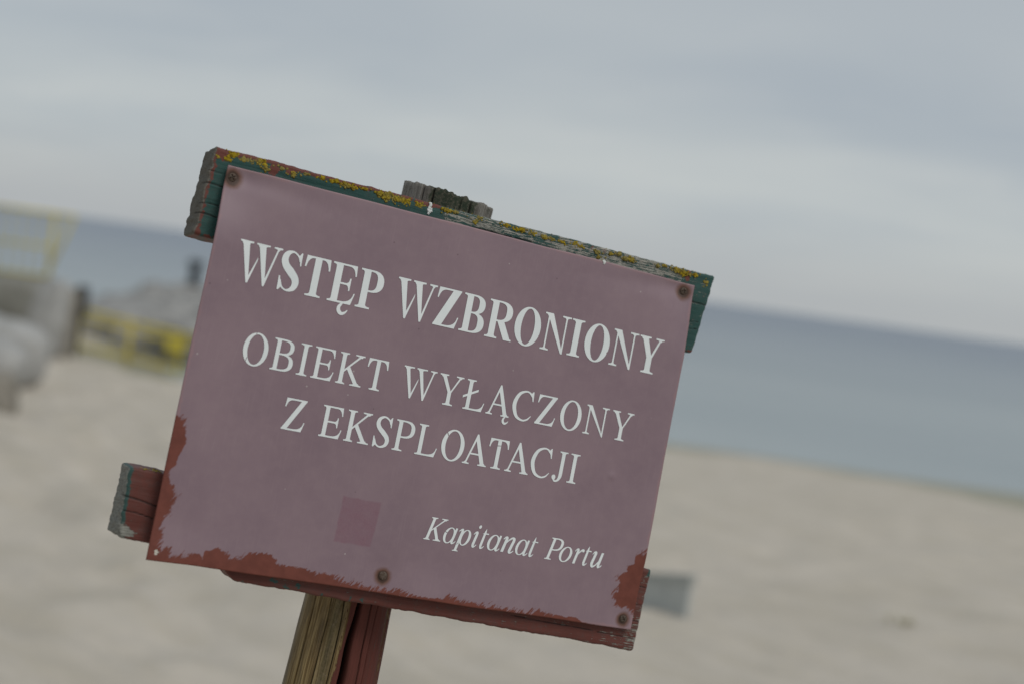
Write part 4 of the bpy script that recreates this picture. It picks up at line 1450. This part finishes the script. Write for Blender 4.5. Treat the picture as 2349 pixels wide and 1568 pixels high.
post = mesh_obj('post', VV, [q[::-1] for q in allq], m_post, None, True,
                {'paint': padc(paint, 0.0), 'green': padc(green, 0.0), 'grey': padc(np.clip(grey, 0, 1), 1.0), 'algae': padc(algae, 0.35),
                 'crack': padc(np.clip(ck, 0, 1), 0.0), 'around': padc(arc, 0.0), 'along': padc(SS, 0.0)})
post.data.attributes['around'].data.foreach_set('value', np.concatenate([arc.reshape(-1), np.tile(arc[0], 8)]).astype(np.float32))
post.data.attributes['along'].data.foreach_set('value', np.concatenate([SS.reshape(-1), np.repeat(s_top + np.arange(1, 9) * 0.006, nA)]).astype(np.float32))
adopt(post)

# ------------------------------------------------------------------ screws
m_scr, nt, b = new_mat('rusty_screw')
o_ = OBJV(nt)
n1 = NOISE(nt, o_, 420, 5, 0.6)
sset(nt, b, 'Base Color', MIX(nt, RAMP(nt, n1, 0.35, 0.65), c4(0.055, 0.030, 0.018), c4(0.115, 0.088, 0.066)))
sset(nt, b, 'Roughness', 0.7)
sset(nt, b, 'Metallic', 0.25)
sset(nt, b, 'Normal', BUMP(nt, n1, 0.6, 0.0006))


def screw(c, r, cross, rot):
    nr, na = 12, 44
    v, f = [], []
    for i in range(nr + 1):
        rr = r * i / nr
        for j in range(na):
            a = 2 * math.pi * j / na
            x, y = rr * math.cos(a), rr * math.sin(a)
            h = 0.0016 * (1 - (rr / r) ** 2.4)
            if cross:
                xr_, yr_ = x * math.cos(rot) + y * math.sin(rot), -x * math.sin(rot) + y * math.cos(rot)
                if min(abs(xr_), abs(yr_)) < r * 0.14 and rr < r * 0.62: h -= 0.0018
            else:
                h -= 0.0012 * math.exp(-(rr / (r * .5)) ** 2)
            if i == nr: h = -0.0014
            v.append((x, y, h))
    for i in range(nr):
        for j in range(na):
            k = (j + 1) % na
            f.append((i * na + j, (i + 1) * na + j, (i + 1) * na + k, i * na + k))
    w0 = float(plate_w(c[0], c[1]))
    v = [(q[0] + c[0], q[1] + c[1], q[2] + w0 + 0.0009) for q in v]
    return adopt(mesh_obj('screw', v, f, m_scr, None, True))


screw(SCREWS['tl'], 0.0049, True, 0.5)
screw(SCREWS['tr'], 0.0049, True, 0.2)
screw(SCREWS['bm'], 0.0052, False, 0.0)
screw(SCREWS['br'], 0.0047, True, 0.7)

# ------------------------------------------------------------------ lichen, bird lime
m_lic, nt, b = new_mat('yellow_lichen')
o_ = OBJV(nt)
n1 = NOISE(nt, o_, 260, 4, 0.6)
n2 = NOISE(nt, o_, 40, 3, 0.6)
lcx = MIX(nt, RAMP(nt, n1, 0.3, 0.7), c4(0.150, 0.095, 0.006), c4(0.40, 0.295, 0.018))
lcx = MIX(nt, MATH(nt, 'MULTIPLY', RAMP(nt, n2, 0.42, 0.62), 0.7), lcx, c4(0.21, 0.185, 0.075))
sset(nt, b, 'Base Color', lcx)
sset(nt, b, 'Roughness', 0.9)
sset(nt, b, 'Specular IOR Level', 0.15)
bmi = bmesh.new()
bmesh.ops.create_icosphere(bmi, subdivisions=2, radius=1.0)
ICO_V = np.array([q.co for q in bmi.verts]); ICO_F = np.array([[x.index for x in f.verts] for f in bmi.faces])
bmi.free()


def blobs(name, items, mat, parent):
    """items: (u, v, w, radius, flatten-normal) little frilled crusts, one mesh"""
    V_, F_ = [], []
    for k, (u0, v0, w0, r, nrm) in enumerate(items):
        q = ICO_V.copy()
        h = 1 + 0.95 * fbm(q[:, 0] * 2.9 + k * 1.7, q[:, 1] * 2.3 + q[:, 2] * 1.9, 7 + k % 50, 3)
        q = q * h[:, None] * r
        if nrm == 'f': q[:, 2] *= 0.34
        elif nrm == 'c':
            lob = 1 + 0.28 * np.sin(np.arctan2(q[:, 1], q[:, 0]) * (5 + k % 4) + k)
            q[:, 0] *= lob; q[:, 1] *= lob * 0.8; q[:, 2] *= 0.24
        else: q[:, 1] *= 0.5
        a = rng.uniform(0, 6.28)
        if nrm == 'f':
            x = q[:, 0] * math.cos(a) - q[:, 1] * math.sin(a); y = q[:, 0] * math.sin(a) + q[:, 1] * math.cos(a)
            q[:, 0], q[:, 1] = x, y
        F_.append(ICO_F + len(V_) * len(ICO_V))
        V_.append(q + [u0, v0, w0])
    o = mesh_obj(name, np.vstack(V_), np.vstack(F_), mat, parent, True)
    return o


items = []
wtop = WF1 + 0.0002
def patch(zf, x, y, rx, ry, n, rmin=0.0004, rmax=0.0015, on='f'):
    c_ = zf(x, y)
    for _ in range(max(1, n // 7)):
        a = rng.uniform(0, 6.28); q = abs(rng.normal(0, 0.35))
        items.append((c_[0] + q * math.cos(a) * rx, c_[1] + q * math.sin(a) * ry * .6, wtop - .0002, rng.uniform(.0020, .0038), 'c'))
    for _ in range(int(n * 1.3)):
        a = rng.uniform(0, 6.28); q = abs(rng.normal(0, 0.5))
        du = q * math.cos(a) * rx; dv = q * math.sin(a) * ry * 0.62 - 0.22 * q * math.cos(a) * rx * 0.0
        r = rng.uniform(rmin, rmax)
        items.append((c_[0] + du, c_[1] + dv, wtop + rng.uniform(-.0004, .0006), r, on))
for (x, y, rx, ry, n) in ((640, 230, .013, .008, 44), (580, 265, .006, .004, 10), (490, 240, .006, .005, 7), (745, 265, .010, .009, 34), (820, 290, .012, .008, 40), (900, 290, .009, .007, 22),
                          (955, 355, .008, .010, 26), (1130, 365, .007, .003, 7), (1240, 410, .010, .008, 22), (1360, 415, .008, .004, 6), (1510, 455, .008, .003, 9), (1590, 480, .006, .004, 6), (1650, 480, .008, .004, 12),
                          (1750, 525, .013, .007, 38), (1810, 545, .006, .005, 12), (1905, 555, .006, .003, 6), (2070, 600, .011, .006, 14), (2140, 640, .012, .010, 40), (2230, 660, .011, .010, 30), (2310, 680, .009, .008, 26)):
    patch(z2, x, y, rx, ry, n)
for (x, y, rx, ry, n) in ((110, 245, .007, .004, 8), (190, 265, .011, .009, 34), (270, 300, .013, .009, 40), (350, 325, .013, .009, 44), (390, 330, .008, .006, 20), (480, 360, .010, .008, 28), (510, 375, .005, .005, 10),
                          (765, 415, .006, .006, 14), (850, 430, .012, .004, 14), (1090, 490, .009, .006, 18), (1060, 520, .008, .006, 10), (1350, 570, .009, .006, 14), (1450, 605, .008, .005, 12), (1520, 605, .007, .005, 14),
                          (1600, 635, .010, .004, 10), (1720, 675, .012, .005, 18), (1790, 690, .012, .005, 14), (1900, 730, .012, .006, 12), (2020, 740, .010, .005, 10), (2080, 765, .008, .005, 10), (2250, 830, .008, .005, 10)):
    patch(z3, x, y, rx, ry, n)
for (x, y, rx, ry, n) in ((210, 70, .008, .004, 8), (430, 145, .008, .005, 12), (440, 190, .009, .004, 8), (580, 150, .006, .003, 5), (670, 160, .007, .005, 14), (720, 200, .006, .005, 14), (800, 225, .009, .007, 30),
                          (1090, 290, .006, .004, 8), (1180, 295, .006, .003, 5), (1300, 340, .010, .008, 30), (1390, 370, .011, .010, 40), (1380, 315, .009, .004, 12), (1515, 395, .007, .005, 16), (1640, 480, .016, .009, 18), (1700, 470, .006, .005, 8)):
    patch(z4, x, y, rx, ry, n)
def on_board(it):
    f_ = (it[0] - UB['tl'][0]) / (UB['tr'][0] - UB['tl'][0])
    vt = UB['tl'][1] + (UB['tr'][1] - UB['tl'][1]) * f_
    return 0.004 < f_ < 0.985 and it[1] < vt - 0.6 * it[3]


items = [it for it in items if on_board(it)]
# along the upper arris, seen in profile
L_u = UB['tr'] - UB['tl']
for k in range(420):
    s0 = rng.uniform(s_mid - 0.09, 0.985)
    if rng.uniform() > 0.35 + 0.5 * (math.sin(s0 * 41) > -0.2): continue
    q = UB['tl'] + L_u * s0
    items.append((q[0], q[1] + rng.uniform(-.0014, .0001), WF1 - rng.uniform(0.002, 0.03), rng.uniform(.0006, .0017), 't'))
lich = blobs('lichen', items, m_lic, upper)
lich['kind'] = 'stuff'
items = []
for k in range(70):
    s0 = abs(rng.normal(0, 0.035))
    q = LB['tl'] + (LB['tr'] - LB['tl']) * (0.02 + s0)
    items.append((q[0], q[1] + rng.uniform(-.001, .0006), WF2 - rng.uniform(0.001, 0.03), rng.uniform(.0006, .0016), 't'))
c_ = y7(1600, 436)
for k in range(14):
    items.append((c_[0] + rng.normal(0, .0025), c_[1] + rng.normal(0, .001), WF2 - rng.uniform(0, 0.01), rng.uniform(.0008, .0018), 't'))
l2 = blobs('lichen', items, m_lic, lower)
l2['kind'] = 'stuff'
# green algae crust on the post's top is part of its skin; a splash of bird lime sits on the board
m_lime, nt, b = new_mat('bird_lime')
n1 = NOISE(nt, OBJV(nt), 300, 4, 0.6)
sset(nt, b, 'Base Color', MIX(nt, RAMP(nt, n1, 0.35, 0.7), c4(0.50, 0.52, 0.50), c4(0.74, 0.75, 0.73)))
sset(nt, b, 'Roughness', 0.85)
items = []
for (x, y, r) in ((615, 355, .0016), (610, 372, .0018), (600, 392, .0020), (592, 415, .0022), (600, 432, .0022), (612, 425, .0020), (588, 445, .0016), (618, 405, .0016), (605, 345, .0012)):
    c_ = z3(x, y)
    items.append((c_[0], c_[1], wtop + .0002, r, 'f'))
blobs('bird_lime', items, m_lime, upper)
items = []
zp = zoom(1400, 600, 500 / 2240)
for (x, y, r) in ((490, 238, .0016), (496, 252, .0018), (492, 264, .0013)):
    c_ = zp(x, y)
    items.append((c_[0], c_[1], float(plate_w(c_[0], c_[1])) + .0002, r, 'f'))
blobs('bird_lime', items, m_lime, plate)

print('sign base', tuple(root.location), 'post length', POST_LEN, 'meshes', len(bpy.data.meshes))
